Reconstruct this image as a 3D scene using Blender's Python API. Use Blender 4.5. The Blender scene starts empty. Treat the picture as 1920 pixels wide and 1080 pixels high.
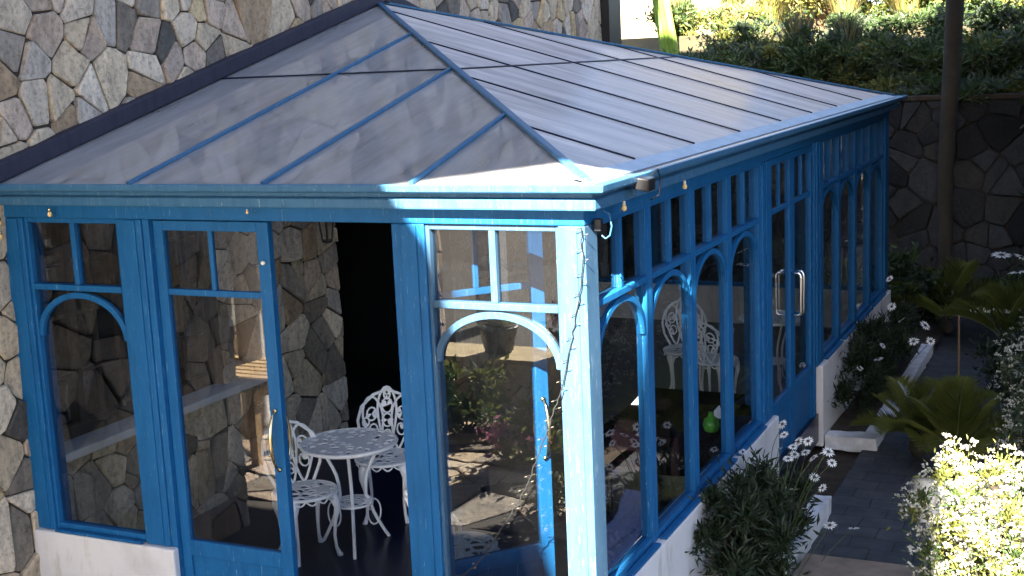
import bpy, bmesh, math, random
from mathutils import Vector, Matrix
random.seed(7)
R = math.radians
S = bpy.context.scene
col = S.collection

# ------------------------------------------------------------------ camera
cam = bpy.data.cameras.new('camera'); camo = bpy.data.objects.new('camera', cam); col.objects.link(camo)
camo.location = (2.2175, -5.5969, 3.1693)
camo.rotation_euler = (R(79.9535), R(2.4905), R(24.839))
cam.sensor_width = 36; cam.lens = 45.46; cam.clip_start = .05; cam.clip_end = 800
S.camera = camo
# ------------------------------------------------------------------ sky and sun
SUN_EL, SUN_AZ = 32.0, 10.0            # azimuth measured from -Y towards +X
w = bpy.data.worlds.new("World"); S.world = w; w.use_nodes = True
nt = w.node_tree
sky = nt.nodes.new('ShaderNodeTexSky'); sky.sky_type = 'NISHITA'; sky.sun_disc = False
sky.sun_elevation = R(SUN_EL); sky.sun_rotation = R(180 - SUN_AZ)
bg = nt.nodes['Background']; bg.inputs['Strength'].default_value = .05
sky.air_density = .65; sky.dust_density = 1.0; sky.ozone_density = .4
nt.links.new(sky.outputs[0], bg.inputs[0])
sl = bpy.data.lights.new('sun', 'SUN'); sl.energy = 5; sl.angle = R(.4); sl.color = (1, .91, .76)
so = bpy.data.objects.new('sun', sl); col.objects.link(so)
ce, ca = math.cos(R(SUN_EL)), R(SUN_AZ)
L = Vector((math.sin(ca) * ce, -math.cos(ca) * ce, math.sin(R(SUN_EL))))
so.rotation_euler = L.to_track_quat('Z', 'Y').to_euler()
S.view_settings.view_transform = 'Standard'; S.view_settings.look = 'None'
S.view_settings.exposure = 3.76; S.view_settings.gamma = 1
S.cycles.transparent_max_bounces = 24; S.cycles.max_bounces = 10
S.cycles.use_denoising = True

# ------------------------------------------------------------------ helpers
def V(*a): return Vector(a)
class MB:
    def __init__(s): s.v = []; s.f = []; s.m = []; s.c = []
    def add(s, vs, fs, mi=0, c=None):
        o = len(s.v); s.v += [tuple(v) for v in vs]
        for f in fs: s.f.append([i + o for i in f]); s.m.append(mi); s.c.append(c)
    def box(s, x0, x1, y0, y1, z0, z1, mi=0):
        s.add([(x0,y0,z0),(x1,y0,z0),(x1,y1,z0),(x0,y1,z0),(x0,y0,z1),(x1,y0,z1),(x1,y1,z1),(x0,y1,z1)],
              [(0,3,2,1),(4,5,6,7),(0,1,5,4),(1,2,6,5),(2,3,7,6),(3,0,4,7)], mi)
    def bar(s, a, b, wd, ht, up=(0,0,1), mi=0, base=True):
        a = Vector(a); b = Vector(b); d = (b-a).normalized(); up = Vector(up)
        side = d.cross(up).normalized(); up = side.cross(d).normalized()
        lo = 0 if base else -ht/2
        vs = []
        for p in (a, b):
            for x, z in ((-1,0),(1,0),(1,1),(-1,1)): vs.append(p + side*x*wd/2 + up*(lo + z*ht))
        s.add(vs, [(0,1,2,3),(7,6,5,4),(0,4,5,1),(1,5,6,2),(2,6,7,3),(3,7,4,0)], mi)
    def tube(s, pts, r, n=8, mi=0, cap=True, closed=False):
        pts = [Vector(p) for p in pts]; N = len(pts)
        rs = r if isinstance(r, (list, tuple)) else [r]*N
        vs = []; prev = None
        for i, p in enumerate(pts):
            if closed: t = pts[(i+1) % N] - pts[i-1]
            else: t = pts[min(i+1, N-1)] - pts[max(i-1, 0)]
            t = t.normalized() if t.length > 1e-9 else Vector((0,0,1))
            if prev is None:
                u = t.orthogonal().normalized()
            else:
                u = prev - t*prev.dot(t); u = u.normalized() if u.length > 1e-6 else t.orthogonal().normalized()
            prev = u; q = t.cross(u)
            for k in range(n):
                a = 2*math.pi*k/n; vs.append(p + (u*math.cos(a) + q*math.sin(a))*rs[i])
        fs = []
        for i in range(N if closed else N-1):
            j = (i+1) % N
            for k in range(n): fs.append((i*n+k, i*n+(k+1) % n, j*n+(k+1) % n, j*n+k))
        if cap and not closed: fs.append(tuple(reversed(range(n)))); fs.append(tuple((N-1)*n+k for k in range(n)))
        s.add(vs, fs, mi)
    def lathe(s, prof, c=(0,0,0), n=16, mi=0):
        vs = []; fs = []; N = len(prof)
        for r, z in prof:
            for k in range(n):
                a = 2*math.pi*k/n; vs.append((c[0]+r*math.cos(a), c[1]+r*math.sin(a), c[2]+z))
        for i in range(N-1):
            for k in range(n): fs.append((i*n+k, i*n+(k+1) % n, (i+1)*n+(k+1) % n, (i+1)*n+k))
        fs.append(tuple(reversed(range(n)))); fs.append(tuple((N-1)*n+k for k in range(n)))
        s.add(vs, fs, mi)
    def prism(s, poly, p0, u, v, depth, mi=0):
        """polygon in (u,v) axes from p0, extruded along depth vector"""
        p0 = Vector(p0); u = Vector(u); v = Vector(v); d = Vector(depth); n = len(poly)
        vs = [p0+u*a+v*b for a, b in poly]; vs += [x+d for x in vs]
        fs = [tuple(range(n)), tuple(reversed(range(n, 2*n)))]
        fs += [(i, i+n, (i+1) % n+n, (i+1) % n) for i in range(n)]
        s.add(vs, fs, mi)
    def build(s, name, mats, parent=None, bevel=0, smooth=False, fixn=False, seg=2):
        me = bpy.data.meshes.new(name); me.from_pydata(s.v, [], s.f)
        for m in (mats if isinstance(mats, (list, tuple)) else [mats]): me.materials.append(m)
        if any(s.m): me.polygons.foreach_set('material_index', s.m)
        if any(c is not None for c in s.c):
            at = me.attributes.new('tone', 'FLOAT_COLOR', 'FACE')
            for i, c in enumerate(s.c): at.data[i].color = (*(c or (1,1,1)), 1)
        if fixn:
            bm = bmesh.new(); bm.from_mesh(me); bmesh.ops.recalc_face_normals(bm, faces=bm.faces); bm.to_mesh(me); bm.free()
        if smooth: me.shade_smooth()
        me.update()
        o = bpy.data.objects.new(name, me); col.objects.link(o)
        if parent is not None: o.parent = parent
        if bevel:
            b = o.modifiers.new('bevel', 'BEVEL'); b.width = bevel; b.segments = seg; b.limit_method = 'ANGLE'; b.angle_limit = R(40)
        return o
def tag(o, label=None, cat=None, group=None, kind=None):
    if label: o['label'] = label
    if cat: o['category'] = cat
    if group: o['group'] = group
    if kind: o['kind'] = kind
    return o
def empty(name, loc, label, cat, group=None, rz=0):
    o = bpy.data.objects.new(name, None); col.objects.link(o); o.location = loc; o.rotation_euler = (0,0,rz)
    o.empty_display_size = .1
    return tag(o, label, cat, group)
def copy_tree(o, parent=None):
    c = o.copy(); col.objects.link(c)
    if parent is not None: c.parent = parent
    for ch in list(o.children): copy_tree(ch, c)
    return c

# ------------------------------------------------------------------ materials
def mat(name):
    m = bpy.data.materials.new(name); m.use_nodes = True; t = m.node_tree
    return m, t, t.nodes, t.links, t.nodes['Principled BSDF']
def noise_ramp(t, scale, stops, detail=6, rough=.6, coord='Object', vec=None, stretch=None):
    n, l = t.nodes, t.links
    tc = n.new('ShaderNodeTexCoord'); no = n.new('ShaderNodeTexNoise'); no.inputs['Scale'].default_value = scale
    no.inputs['Detail'].default_value = detail; no.inputs['Roughness'].default_value = rough
    src = tc.outputs[coord]
    if stretch:
        mp = n.new('ShaderNodeMapping'); mp.inputs['Scale'].default_value = stretch; l.new(src, mp.inputs[0]); src = mp.outputs[0]
    l.new(src, no.inputs['Vector'])
    r = n.new('ShaderNodeValToRGB'); e = r.color_ramp.elements
    e[0].position, e[0].color = stops[0][0], (*stops[0][1], 1); e[1].position, e[1].color = stops[-1][0], (*stops[-1][1], 1)
    for p, c in stops[1:-1]:
        x = e.new(p); x.color = (*c, 1)
    l.new(no.outputs['Fac'], r.inputs[0])
    return r, no
def bump(t, p, src, strength=.3, dist=.01):
    b = t.nodes.new('ShaderNodeBump'); b.inputs['Strength'].default_value = strength; b.inputs['Distance'].default_value = dist
    t.links.new(src, b.inputs['Height']); t.links.new(b.outputs[0], p.inputs['Normal']); return b
def mix(t, mode, fac, a, b):
    m = t.nodes.new('ShaderNodeMix'); m.data_type = 'RGBA'; m.blend_type = mode
    if isinstance(fac, (int, float)): m.inputs[0].default_value = fac
    else: t.links.new(fac, m.inputs[0])
    for i, x in ((6, a), (7, b)):
        if isinstance(x, tuple): m.inputs[i].default_value = (*x, 1)
        else: t.links.new(x, m.inputs[i])
    return m.outputs[2]

def paint(name, base, dark, pale, rough=.45, chips=True):
    m, t, n, l, p = mat(name)
    r, no = noise_ramp(t, 3.0, [(.3, dark), (.55, base), (.8, base)], stretch=(6, 6, 1.2))
    out = r.outputs[0]
    if chips:
        r2, n2 = noise_ramp(t, 14.0, [(.605, (0,0,0)), (.65, (1,1,1))], detail=8, rough=.75, stretch=(9, 9, .6))
        out = mix(t, 'MIX', r2.outputs[0], out, pale)
    l.new(out, p.inputs['Base Color']); p.inputs['Roughness'].default_value = rough; p.inputs['Specular IOR Level'].default_value = .16
    r3, n3 = noise_ramp(t, 40, [(.3, (0,0,0)), (.7, (1,1,1))], stretch=(6, 6, .6))
    bump(t, p, n3.outputs['Fac'], .25, .004)
    return m
BLUE = paint('blue_paint', (.009,.10,.26), (.006,.08,.215), (.16,.28,.40))
BLUE_SUNLIT = paint('sunlit_blue_paint', (.040,.092,.165), (.030,.078,.14), (.25,.32,.36))  # sunlight put into the colour: paler copy for corner post and window
BLUE_PALE = paint('pale_blue_paint', (.045,.135,.25), (.03,.11,.215), (.35,.42,.46), rough=.35)  # paler blue shared by gutter, fascia, hips, hook and front rafters
NAVY = paint('dark_bar_navy', (.012,.02,.045), (.008,.014,.03), (.03,.05,.09), chips=False)  # navy puts the right-slope rafters' shade into the colour; purlins and joints share it
SLATE = paint('dark_lead_flashing', (.035,.033,.05), (.025,.024,.04), (.08,.08,.1), rough=.6, chips=False)

m, t, n, l, p = mat('white_masonry')
r, no = noise_ramp(t, 2.2, [(.3, (.50,.48,.48)), (.5, (.60,.58,.58)), (.75, (.64,.62,.61))], detail=8)
r2, n2 = noise_ramp(t, 7, [(.54, (0,0,0)), (.74, (1,1,1))], detail=8, rough=.7, stretch=(1.5,1.5,.35))
l.new(mix(t, 'MIX', r2.outputs[0], r.outputs[0], (.40,.36,.30)), p.inputs['Base Color'])
p.inputs['Roughness'].default_value = .85; r3, n3 = noise_ramp(t, 60, [(.3,(0,0,0)),(.7,(1,1,1))]); bump(t, p, n3.outputs[0], .35, .006)
WHITE = m
m, t, n, l, p = mat('white_iron'); p.inputs['Base Color'].default_value = (.84,.85,.88,1); p.inputs['Roughness'].default_value = .4
IRON = m
m, t, n, l, p = mat('brass'); p.inputs['Base Color'].default_value = (.75,.6,.36,1); p.inputs['Metallic'].default_value = 1; p.inputs['Roughness'].default_value = .25
BRASS = m
m, t, n, l, p = mat('chrome'); p.inputs['Base Color'].default_value = (.75,.75,.75,1); p.inputs['Metallic'].default_value = 1; p.inputs['Roughness'].default_value = .15
CHROME = m
def plain(name, c, rough=.6, var=.25, sc=8, metal=0):
    m, t, n, l, p = mat(name)
    r, no = noise_ramp(t, sc, [(.3, tuple(x*(1-var) for x in c)), (.7, tuple(min(1,x*(1+var)) for x in c))])
    l.new(r.outputs[0], p.inputs['Base Color']); p.inputs['Roughness'].default_value = rough; p.inputs['Metallic'].default_value = metal
    bump(t, p, no.outputs[0], .3, .006)
    return m
BLACK = plain('black_iron', (.012,.012,.013), .5)
DARKWOOD = plain('dark_brown_wood', (.03,.018,.012), .5, .4)
POLEWOOD = plain('pole_wood', (.032,.026,.018), .85, .4, 6)
SOIL = plain('soil', (.045,.032,.022), .95, .5, 9)
KERB = plain('whitewashed_kerb', (.60,.60,.62), .9, .22, 9)
SLAB = plain('sandy_slab', (.24,.19,.15), .9, .3, 5)
PLASTIC = plain('grey_plastic', (.01,.01,.012), .4)
BULB = plain('amber_bulb', (.75,.5,.2), .25)
KNOB = plain('pale_knob', (.8,.75,.6), .3, .05)
CLOTH = plain('dark_red_cloth', (.0035,.0015,.0025), .9)
CLOTH.node_tree.nodes['Principled BSDF'].inputs['Specular IOR Level'].default_value = .03
NAPKIN = plain('white_napkin', (.8,.8,.82), .9, .05)
GREENGLASS = plain('green_glass', (.12,.5,.06), .15, .1)

def glass(name, dust, tint, dustcol, boost=1.7, rough=0.0, streak=(1,1,1), dscale=1.5, cap=.9):
    m, t, n, l, p = mat(name); n.remove(p); out = n['Material Output']
    lw = n.new('ShaderNodeLayerWeight'); lw.inputs['Blend'].default_value = .5
    pw = n.new('ShaderNodeMath'); pw.operation = 'POWER'; l.new(lw.outputs['Facing'], pw.inputs[0]); pw.inputs[1].default_value = 5
    ml = n.new('ShaderNodeMath'); ml.operation = 'MULTIPLY_ADD'; l.new(pw.outputs[0], ml.inputs[0]); ml.inputs[1].default_value = cap; ml.inputs[2].default_value = .045*boost
    ml.use_clamp = True
    tr = n.new('ShaderNodeBsdfTransparent'); tr.inputs[0].default_value = (*tint, 1)
    gl = n.new('ShaderNodeBsdfGlossy'); gl.inputs['Roughness'].default_value = rough; gl.inputs[0].default_value = (.95,.97,1,1)
    mx = n.new('ShaderNodeMixShader'); l.new(ml.outputs[0], mx.inputs[0]); l.new(tr.outputs[0], mx.inputs[1]); l.new(gl.outputs[0], mx.inputs[2])
    r, no = noise_ramp(t, dscale, [(.3, (dust*.65,)*3), (.5, (dust,)*3), (.72, (min(1,dust*1.35),)*3)], detail=9, rough=.65, stretch=streak)
    df = n.new('ShaderNodeBsdfDiffuse'); df.inputs[0].default_value = (*dustcol, 1)
    m2 = n.new('ShaderNodeMixShader'); l.new(r.outputs[0], m2.inputs[0]); l.new(mx.outputs[0], m2.inputs[1]); l.new(df.outputs[0], m2.inputs[2])
    l.new(m2.outputs[0], out.inputs['Surface'])
    return m
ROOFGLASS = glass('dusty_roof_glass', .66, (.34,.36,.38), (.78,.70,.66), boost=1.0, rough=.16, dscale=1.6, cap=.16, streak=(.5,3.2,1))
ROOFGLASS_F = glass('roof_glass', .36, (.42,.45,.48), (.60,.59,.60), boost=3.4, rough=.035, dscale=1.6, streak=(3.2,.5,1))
PANE = glass('window_glass', .002, (.62,.66,.68), (.5,.5,.5), boost=2.0, dscale=3)

m, t, n, l, p = mat('floor_tiles')
tc = n.new('ShaderNodeTexCoord'); br = n.new('ShaderNodeTexBrick'); l.new(tc.outputs['Object'], br.inputs['Vector'])
br.offset = 0; br.inputs['Scale'].default_value = 1; br.inputs['Brick Width'].default_value = .4; br.inputs['Row Height'].default_value = .4
br.inputs['Mortar Size'].default_value = .004
br.inputs['Color1'].default_value = (.006,.010,.032,1); br.inputs['Color2'].default_value = (.007,.011,.037,1); br.inputs['Mortar'].default_value = (.006,.006,.012,1)
l.new(br.outputs[0], p.inputs['Base Color']); p.inputs['Roughness'].default_value = .3; p.inputs['Specular IOR Level'].default_value = .3
FLOOR = m
m, t, n, l, p = mat('slate_paving')
tc = n.new('ShaderNodeTexCoord')
nz = n.new('ShaderNodeTexNoise'); nz.inputs['Scale'].default_value = 2.5; l.new(tc.outputs['Object'], nz.inputs['Vector'])
va = n.new('ShaderNodeMix'); va.data_type = 'RGBA'; va.blend_type = 'LINEAR_LIGHT'; va.inputs[0].default_value = .03; l.new(tc.outputs['Object'], va.inputs[6]); l.new(nz.outputs['Color'], va.inputs[7])
br = n.new('ShaderNodeTexBrick'); l.new(va.outputs[2], br.inputs['Vector'])
br.inputs['Scale'].default_value = 1; br.inputs['Brick Width'].default_value = .3; br.inputs['Row Height'].default_value = .21; br.inputs['Mortar Size'].default_value = .009
br.inputs['Mortar Smooth'].default_value = .3
br.inputs['Color1'].default_value = (.042,.048,.06,1); br.inputs['Color2'].default_value = (.066,.068,.078,1); br.inputs['Mortar'].default_value = (.03,.03,.032,1)
r, no = noise_ramp(t, 7, [(.3, (.55,.55,.55)), (.7, (1.15,1.1,1.05))])
l.new(mix(t, 'MULTIPLY', 1.0, br.outputs[0], r.outputs[0]), p.inputs['Base Color']); p.inputs['Roughness'].default_value = .75
bb = n.new('ShaderNodeMath'); bb.operation = 'SUBTRACT'; l.new(no.outputs[0], bb.inputs[0]); l.new(br.outputs['Fac'], bb.inputs[1])
bump(t, p, bb.outputs[0], .6, .012)
PAVING = m

m, t, n, l, p = mat('rubble_stone')
at = n.new('ShaderNodeAttribute'); at.attribute_name = 'tone'
r, no = noise_ramp(t, 7, [(.25, (.50,.47,.46)), (.5, (1,1,1)), (.75, (1.45,1.38,1.28))], detail=10, rough=.7)
r2, n2 = noise_ramp(t, 26, [(.35, (.55,.52,.50)), (.5, (1,1,1)), (.7, (1.2,1.2,1.2))], detail=10, rough=.75)
l.new(mix(t, 'MULTIPLY', 1.0, mix(t, 'MULTIPLY', 1.0, at.outputs['Color'], r.outputs[0]), r2.outputs[0]), p.inputs['Base Color'])
p.inputs['Roughness'].default_value = .9
tcs = n.new('ShaderNodeTexCoord'); of = n.new('ShaderNodeVectorMath'); of.operation = 'MULTIPLY_ADD'; l.new(at.outputs['Color'], of.inputs[0]); of.inputs[1].default_value = (91, 57, 73); l.new(tcs.outputs['Object'], of.inputs[2])
mp = n.new('ShaderNodeMapping'); l.new(of.outputs[0], mp.inputs[0]); mp.inputs['Scale'].default_value = (1, 1.6, .5)
ro = n.new('ShaderNodeVectorMath'); ro.operation = 'SCALE'; l.new(at.outputs['Color'], ro.inputs[0]); ro.inputs['Scale'].default_value = 9.0; l.new(ro.outputs[0], mp.inputs['Rotation'])
l.new(mp.outputs[0], no.inputs['Vector'])
ad = n.new('ShaderNodeMath'); ad.operation = 'ADD'; l.new(no.outputs[0], ad.inputs[0]); l.new(n2.outputs[0], ad.inputs[1])
bump(t, p, ad.outputs[0], .9, .03)
STONE = m
MORTAR = plain('grey_mortar', (.045,.035,.026), .95, .3, 12)

def leafmat(name, c1, c2, trans=.3, rough=.55):
    m, t, n, l, p = mat(name); out = n['Material Output']
    r, no = noise_ramp(t, 3.5, [(.3, c1), (.7, c2)], detail=4)
    l.new(r.outputs[0], p.inputs['Base Color']); p.inputs['Roughness'].default_value = rough
    tl = n.new('ShaderNodeBsdfTranslucent'); l.new(r.outputs[0], tl.inputs[0])
    mx = n.new('ShaderNodeMixShader'); mx.inputs[0].default_value = trans
    l.new(p.outputs[0], mx.inputs[1]); l.new(tl.outputs[0], mx.inputs[2]); l.new(mx.outputs[0], out.inputs['Surface'])
    return m
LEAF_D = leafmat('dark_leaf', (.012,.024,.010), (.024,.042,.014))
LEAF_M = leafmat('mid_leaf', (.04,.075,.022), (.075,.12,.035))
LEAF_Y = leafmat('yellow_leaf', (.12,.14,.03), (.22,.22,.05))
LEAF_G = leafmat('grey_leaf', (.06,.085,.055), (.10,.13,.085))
STRAW = leafmat('straw_grass', (.22,.17,.07), (.38,.30,.13))
PETAL = leafmat('white_petal', (.72,.72,.70), (.82,.82,.80), .2)
BLOSSOM = leafmat('cream_blossom', (.46,.45,.38), (.58,.57,.50), .2)
PALMLEAF = leafmat('palm_leaf', (.07,.10,.02), (.17,.18,.035))
CACTUS = leafmat('cactus_skin', (.16,.27,.03), (.24,.36,.05), .0)
PINK = leafmat('pink_petal', (.55,.2,.35), (.7,.35,.5), .2)
m, t, n, l, p = mat('daisy_eye'); p.inputs['Base Color'].default_value = (.06,.03,.015,1); p.inputs['Roughness'].default_value = .8
EYE = m

# ------------------------------------------------------------------ stone walls (irregular rubble, every joint modelled)
def clip(poly, px, py, nx, ny):
    out = []; N = len(poly)
    for i in range(N):
        a = poly[i]; b = poly[(i+1) % N]
        da = (a[0]-px)*nx + (a[1]-py)*ny; db = (b[0]-px)*nx + (b[1]-py)*ny
        if da <= 0: out.append(a)
        if (da < 0 < db) or (db < 0 < da):
            k = da/(da-db); out.append((a[0]+(b[0]-a[0])*k, a[1]+(b[1]-a[1])*k))
    return out
def cells(u0, u1, v0, v1, sp, jit=.9, drop=.2, gap=0.0, rnd=random, stretch=1.0):
    seeds = []; row = 0; v = v0 + sp*.4
    while v < v1 + sp*.4:
        u = u0 + (sp*.5 if row % 2 else 0)
        while u < u1 + sp*.5:
            if rnd.random() > drop:
                seeds.append((u+rnd.uniform(-.5,.5)*sp*jit, v+rnd.uniform(-.5,.5)*sp*jit))
            u += sp*stretch
        v += sp*.9; row += 1
    grid = {}
    cs = sp*1.5
    for i, q in enumerate(seeds): grid.setdefault((int(q[0]//cs), int(q[1]//cs)), []).append(i)
    res = []
    for i, q in enumerate(seeds):
        poly = [(u0,v0),(u1,v0),(u1,v1),(u0,v1)]
        gx, gy = int(q[0]//cs), int(q[1]//cs)
        nb = [j for a in range(-2,3) for b in range(-2,3) for j in grid.get((gx+a, gy+b), []) if j != i]
        nb.sort(key=lambda j: (seeds[j][0]-q[0])**2 + (seeds[j][1]-q[1])**2)
        for j in nb[:26]:
            dx, dy = seeds[j][0]-q[0], seeds[j][1]-q[1]; d = math.hypot(dx, dy)
            if d < 1e-4: continue
            dx /= d; dy /= d; h = d/2-gap
            poly = clip(poly, q[0]+dx*h, q[1]+dy*h, dx, dy)
            if len(poly) < 3: break
        if len(poly) >= 3: res.append((q, poly))
    return res
def rounded(poly, k=.2):
    out = []; N = len(poly)
    for i in range(N):
        a, b, c = poly[i-1], poly[i], poly[(i+1) % N]
        out.append((b[0]+(a[0]-b[0])*k, b[1]+(a[1]-b[1])*k)); out.append((b[0]+(c[0]-b[0])*k, b[1]+(c[1]-b[1])*k))
    return out
TONES = [((.60,.50,.40),5), ((.68,.59,.52),4), ((.52,.42,.37),4), ((.34,.30,.28),3), ((.42,.31,.22),2), ((.10,.095,.095),.8), ((.22,.19,.17),2), ((.48,.44,.43),2), ((.58,.46,.30),1)]
def tone(rnd, k=1, cool=False):
    tot = sum(w for _, w in TONES); x = rnd.uniform(0, tot)
    for c, w_ in TONES:
        x -= w_
        if x <= 0: break
    f = rnd.uniform(.85, 1.15)*k
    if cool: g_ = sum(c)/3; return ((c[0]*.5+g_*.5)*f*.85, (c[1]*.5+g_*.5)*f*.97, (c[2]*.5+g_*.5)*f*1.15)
    return (c[0]*f*1.03, c[1]*f, c[2]*f*.88)
def rubble(mb, p0, u, v, nrm, u0, u1, v0, v1, sp, holes=(), rnd=random, k=1, relief=.03, gap=.0045, stretch=1.0):
    p0 = Vector(p0); u = Vector(u); v = Vector(v); nrm = Vector(nrm)
    for q, poly in cells(u0, u1, v0, v1, sp, gap=gap, rnd=rnd, drop=.30, jit=1.05, stretch=stretch):
        bad = False
        for (a0, a1, b0, b1) in holes:
            if a0 < q[0] < a1 and b0 < q[1] < b1:
                e_ = min((q[0]-a0, 0), (a1-q[0], 1), (q[1]-b0, 2), (b1-q[1], 3))[1]
                poly = (clip(poly, a0, 0, 1, 0), clip(poly, a1, 0, -1, 0), clip(poly, 0, b0, 0, 1), clip(poly, 0, b1, 0, -1))[e_]
                if len(poly) < 3: bad = True; break
                continue
            if max(x for x, _ in poly) > a0 and min(x for x, _ in poly) < a1 and max(y for _, y in poly) > b0 and min(y for _, y in poly) < b1:
                dx = max(a0-q[0], q[0]-a1); dy = max(b0-q[1], q[1]-b1)
                if dx > dy:
                    if q[0] < a0: poly = clip(poly, a0, 0, 1, 0)
                    else: poly = clip(poly, a1, 0, -1, 0)
                else:
                    if q[1] < b0: poly = clip(poly, 0, b0, 0, 1)
                    else: poly = clip(poly, 0, b1, 0, -1)
                if len(poly) < 3: bad = True; break
        if bad: continue
        poly = rounded(poly, .09)
        poly = [(a+rnd.uniform(-.006,.006), b+rnd.uniform(-.006,.006)) for a, b in poly]
        cx = sum(a for a, _ in poly)/len(poly); cy = sum(b for _, b in poly)/len(poly)
        h = rnd.uniform(.4, 1)*relief; tx = rnd.uniform(-.10,.10); ty = rnd.uniform(-.10,.10); N = len(poly)
        def P(a, b, hh): return p0 + u*a + v*b + nrm*hh
        r0 = [P(a, b, -.004) for a, b in poly]
        r1 = [P(cx+(a-cx)*.98, cy+(b-cy)*.98, max(.004, h*.75+tx*(a-cx)+ty*(b-cy))) for a, b in poly]
        r2 = [P(cx+(a-cx)*.90, cy+(b-cy)*.90, max(.006, h+tx*(a-cx)+ty*(b-cy))) for a, b in poly]
        fs = [(i, (i+1) % N, N+(i+1) % N, N+i) for i in range(N)] + [(N+i, N+(i+1) % N, 2*N+(i+1) % N, 2*N+i) for i in range(N)]
        fs.append(tuple(range(2*N, 3*N)))
        c = tone(rnd, k, k < .5)
        mb.add(r0+r1+r2, fs, 0, c)

XW = -3.80
house = empty('stone_house', (XW, 4, -.3), 'tall rubble stone house wall rising behind and above the blue conservatory', 'house')
def hchild(o):
    o.parent = house; o.matrix_parent_inverse = Matrix.Translation(house.location).inverted(); return o
DY0, DY1, DZ1 = 3.66, 5.75, 2.12     # doorway
WY0, WY1, WZ0, WZ1 = .14, 2.02, .86, 2.32
mb = MB(); rs = random.Random(11)
rubble(mb, (XW,0,0), (0,1,0), (0,0,1), (1,0,0), -1.9, 10.12, -.3, 7.6, .225, holes=((DY0,DY1,-.4,DZ1), (WY0,WY1,.80,WZ1)), rnd=rs)
hchild(mb.build('wall', STONE, fixn=True))
mb = MB()
X0 = XW-.45
ys = [-1.9, WY0, WY1, DY0, DY1, 10.12]
mb.box(X0, XW, -1.9, WY0, -.3, 7.6); mb.box(X0, XW, WY1, DY0, -.3, 7.6); mb.box(X0, XW, DY1, 10.12, -.3, 7.6)
mb.box(X0, XW, WY0, WY1, -.3, .80); mb.box(X0, XW, WY0, WY1, WZ1, 7.6); mb.box(X0, XW, DY0, DY1, DZ1, 7.6)
hchild(mb.build('mortar_backing', MORTAR))
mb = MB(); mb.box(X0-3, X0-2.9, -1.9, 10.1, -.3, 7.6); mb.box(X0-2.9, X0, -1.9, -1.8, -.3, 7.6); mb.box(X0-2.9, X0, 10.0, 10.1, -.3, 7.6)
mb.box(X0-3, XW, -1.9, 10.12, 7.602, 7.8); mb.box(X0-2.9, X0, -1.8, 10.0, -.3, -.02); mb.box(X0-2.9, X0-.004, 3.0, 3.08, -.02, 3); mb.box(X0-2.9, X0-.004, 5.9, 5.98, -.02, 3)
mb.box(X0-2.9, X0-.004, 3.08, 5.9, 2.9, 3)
hchild(mb.build('shell', BLACK))  # black walls put the unlit room's darkness into the colour
mb = MB(); mb.box(XW-.4, XW+.12, 10.13, 10.56, -.3, 7.6); hchild(mb.build('corner_post', BLACK))
mb = MB(); mb.box(XW-.3, XW+.13, WY0-.05, 2.49, .80, .858); o = mb.build('window_sill', WHITE, bevel=.01); hchild(o)
def house_window():
    mb = MB(); a = XW-.16; b = XW-.08
    mb.box(a, b, WY0, WY0+.07, WZ0, WZ1); mb.box(a, b, WY1-.07, WY1, WZ0, WZ1)
    mb.box(a, b, WY0+.07, WY1-.07, WZ0, WZ0+.09); mb.box(a, b, WY0+.07, WY1-.07, WZ1-.07, WZ1)
    n_ = 4; st = (WY1-WY0-.14)/n_
    for i in range(1, n_): mb.box(a+.003, b-.003, WY0+.07+st*i-.03, WY0+.07+st*i+.03, WZ0+.09, WZ1-.07)
    for i in range(n_):
        ya = WY0+.07+st*i+(.03 if i else 0); yb = WY0+.07+st*(i+1)-(.03 if i < n_-1 else 0)
        ym = (ya+yb)/2; mb.box(a+.02, b-.02, ym-.011, ym+.011, WZ0+.09, WZ1-.07)
        for z in (1.27, 1.66, 2.0): mb.box(a+.024, b-.024, ya, ym-.011, z-.01, z+.01); mb.box(a+.024, b-.024, ym+.011, yb, z-.01, z+.01)
    f = hchild(mb.build('window', DARKWOOD, bevel=.004))
    mb = MB(); xg = XW-.125
    mb.add([(xg, WY0+.05, WZ0+.05), (xg, WY1-.05, WZ0+.05), (xg, WY1-.05, WZ1-.05), (xg, WY0+.05, WZ1-.05)], [(0,1,2,3)])
    mb.build('pane', PANE, parent=f).matrix_parent_inverse = Matrix.Translation(house.location).inverted() @ Matrix.Identity(4)
    f.children[0].matrix_parent_inverse = Matrix.Identity(4)
house_window()
# wrought iron lantern on the stone beside the doorway
lan = empty('wall_lantern', (XW+.03, 3.25, 1.88), 'small black iron lantern hanging on the stone wall left of the dark doorway', 'lantern')
mb = MB(); mb.tube([(0,0,.22), (.10,0,.26), (.16,0,.20), (.16,0,.13)], .009); mb.lathe([(.01,.13),(.075,.09),(.08,.08)], (.16,0,0), 6)
mb.build('bracket', BLACK, lan)
mb = MB()
for k in range(6):
    a = k*math.pi/3; mb.tube([(.16+.07*math.cos(a), .07*math.sin(a), .08), (.16+.045*math.cos(a), .045*math.sin(a), -.10)], .006)
mb.lathe([(.048,-.10),(.05,-.115),(.01,-.13)], (.16,0,0), 6)
mb.build('cage', BLACK, lan)

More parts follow.
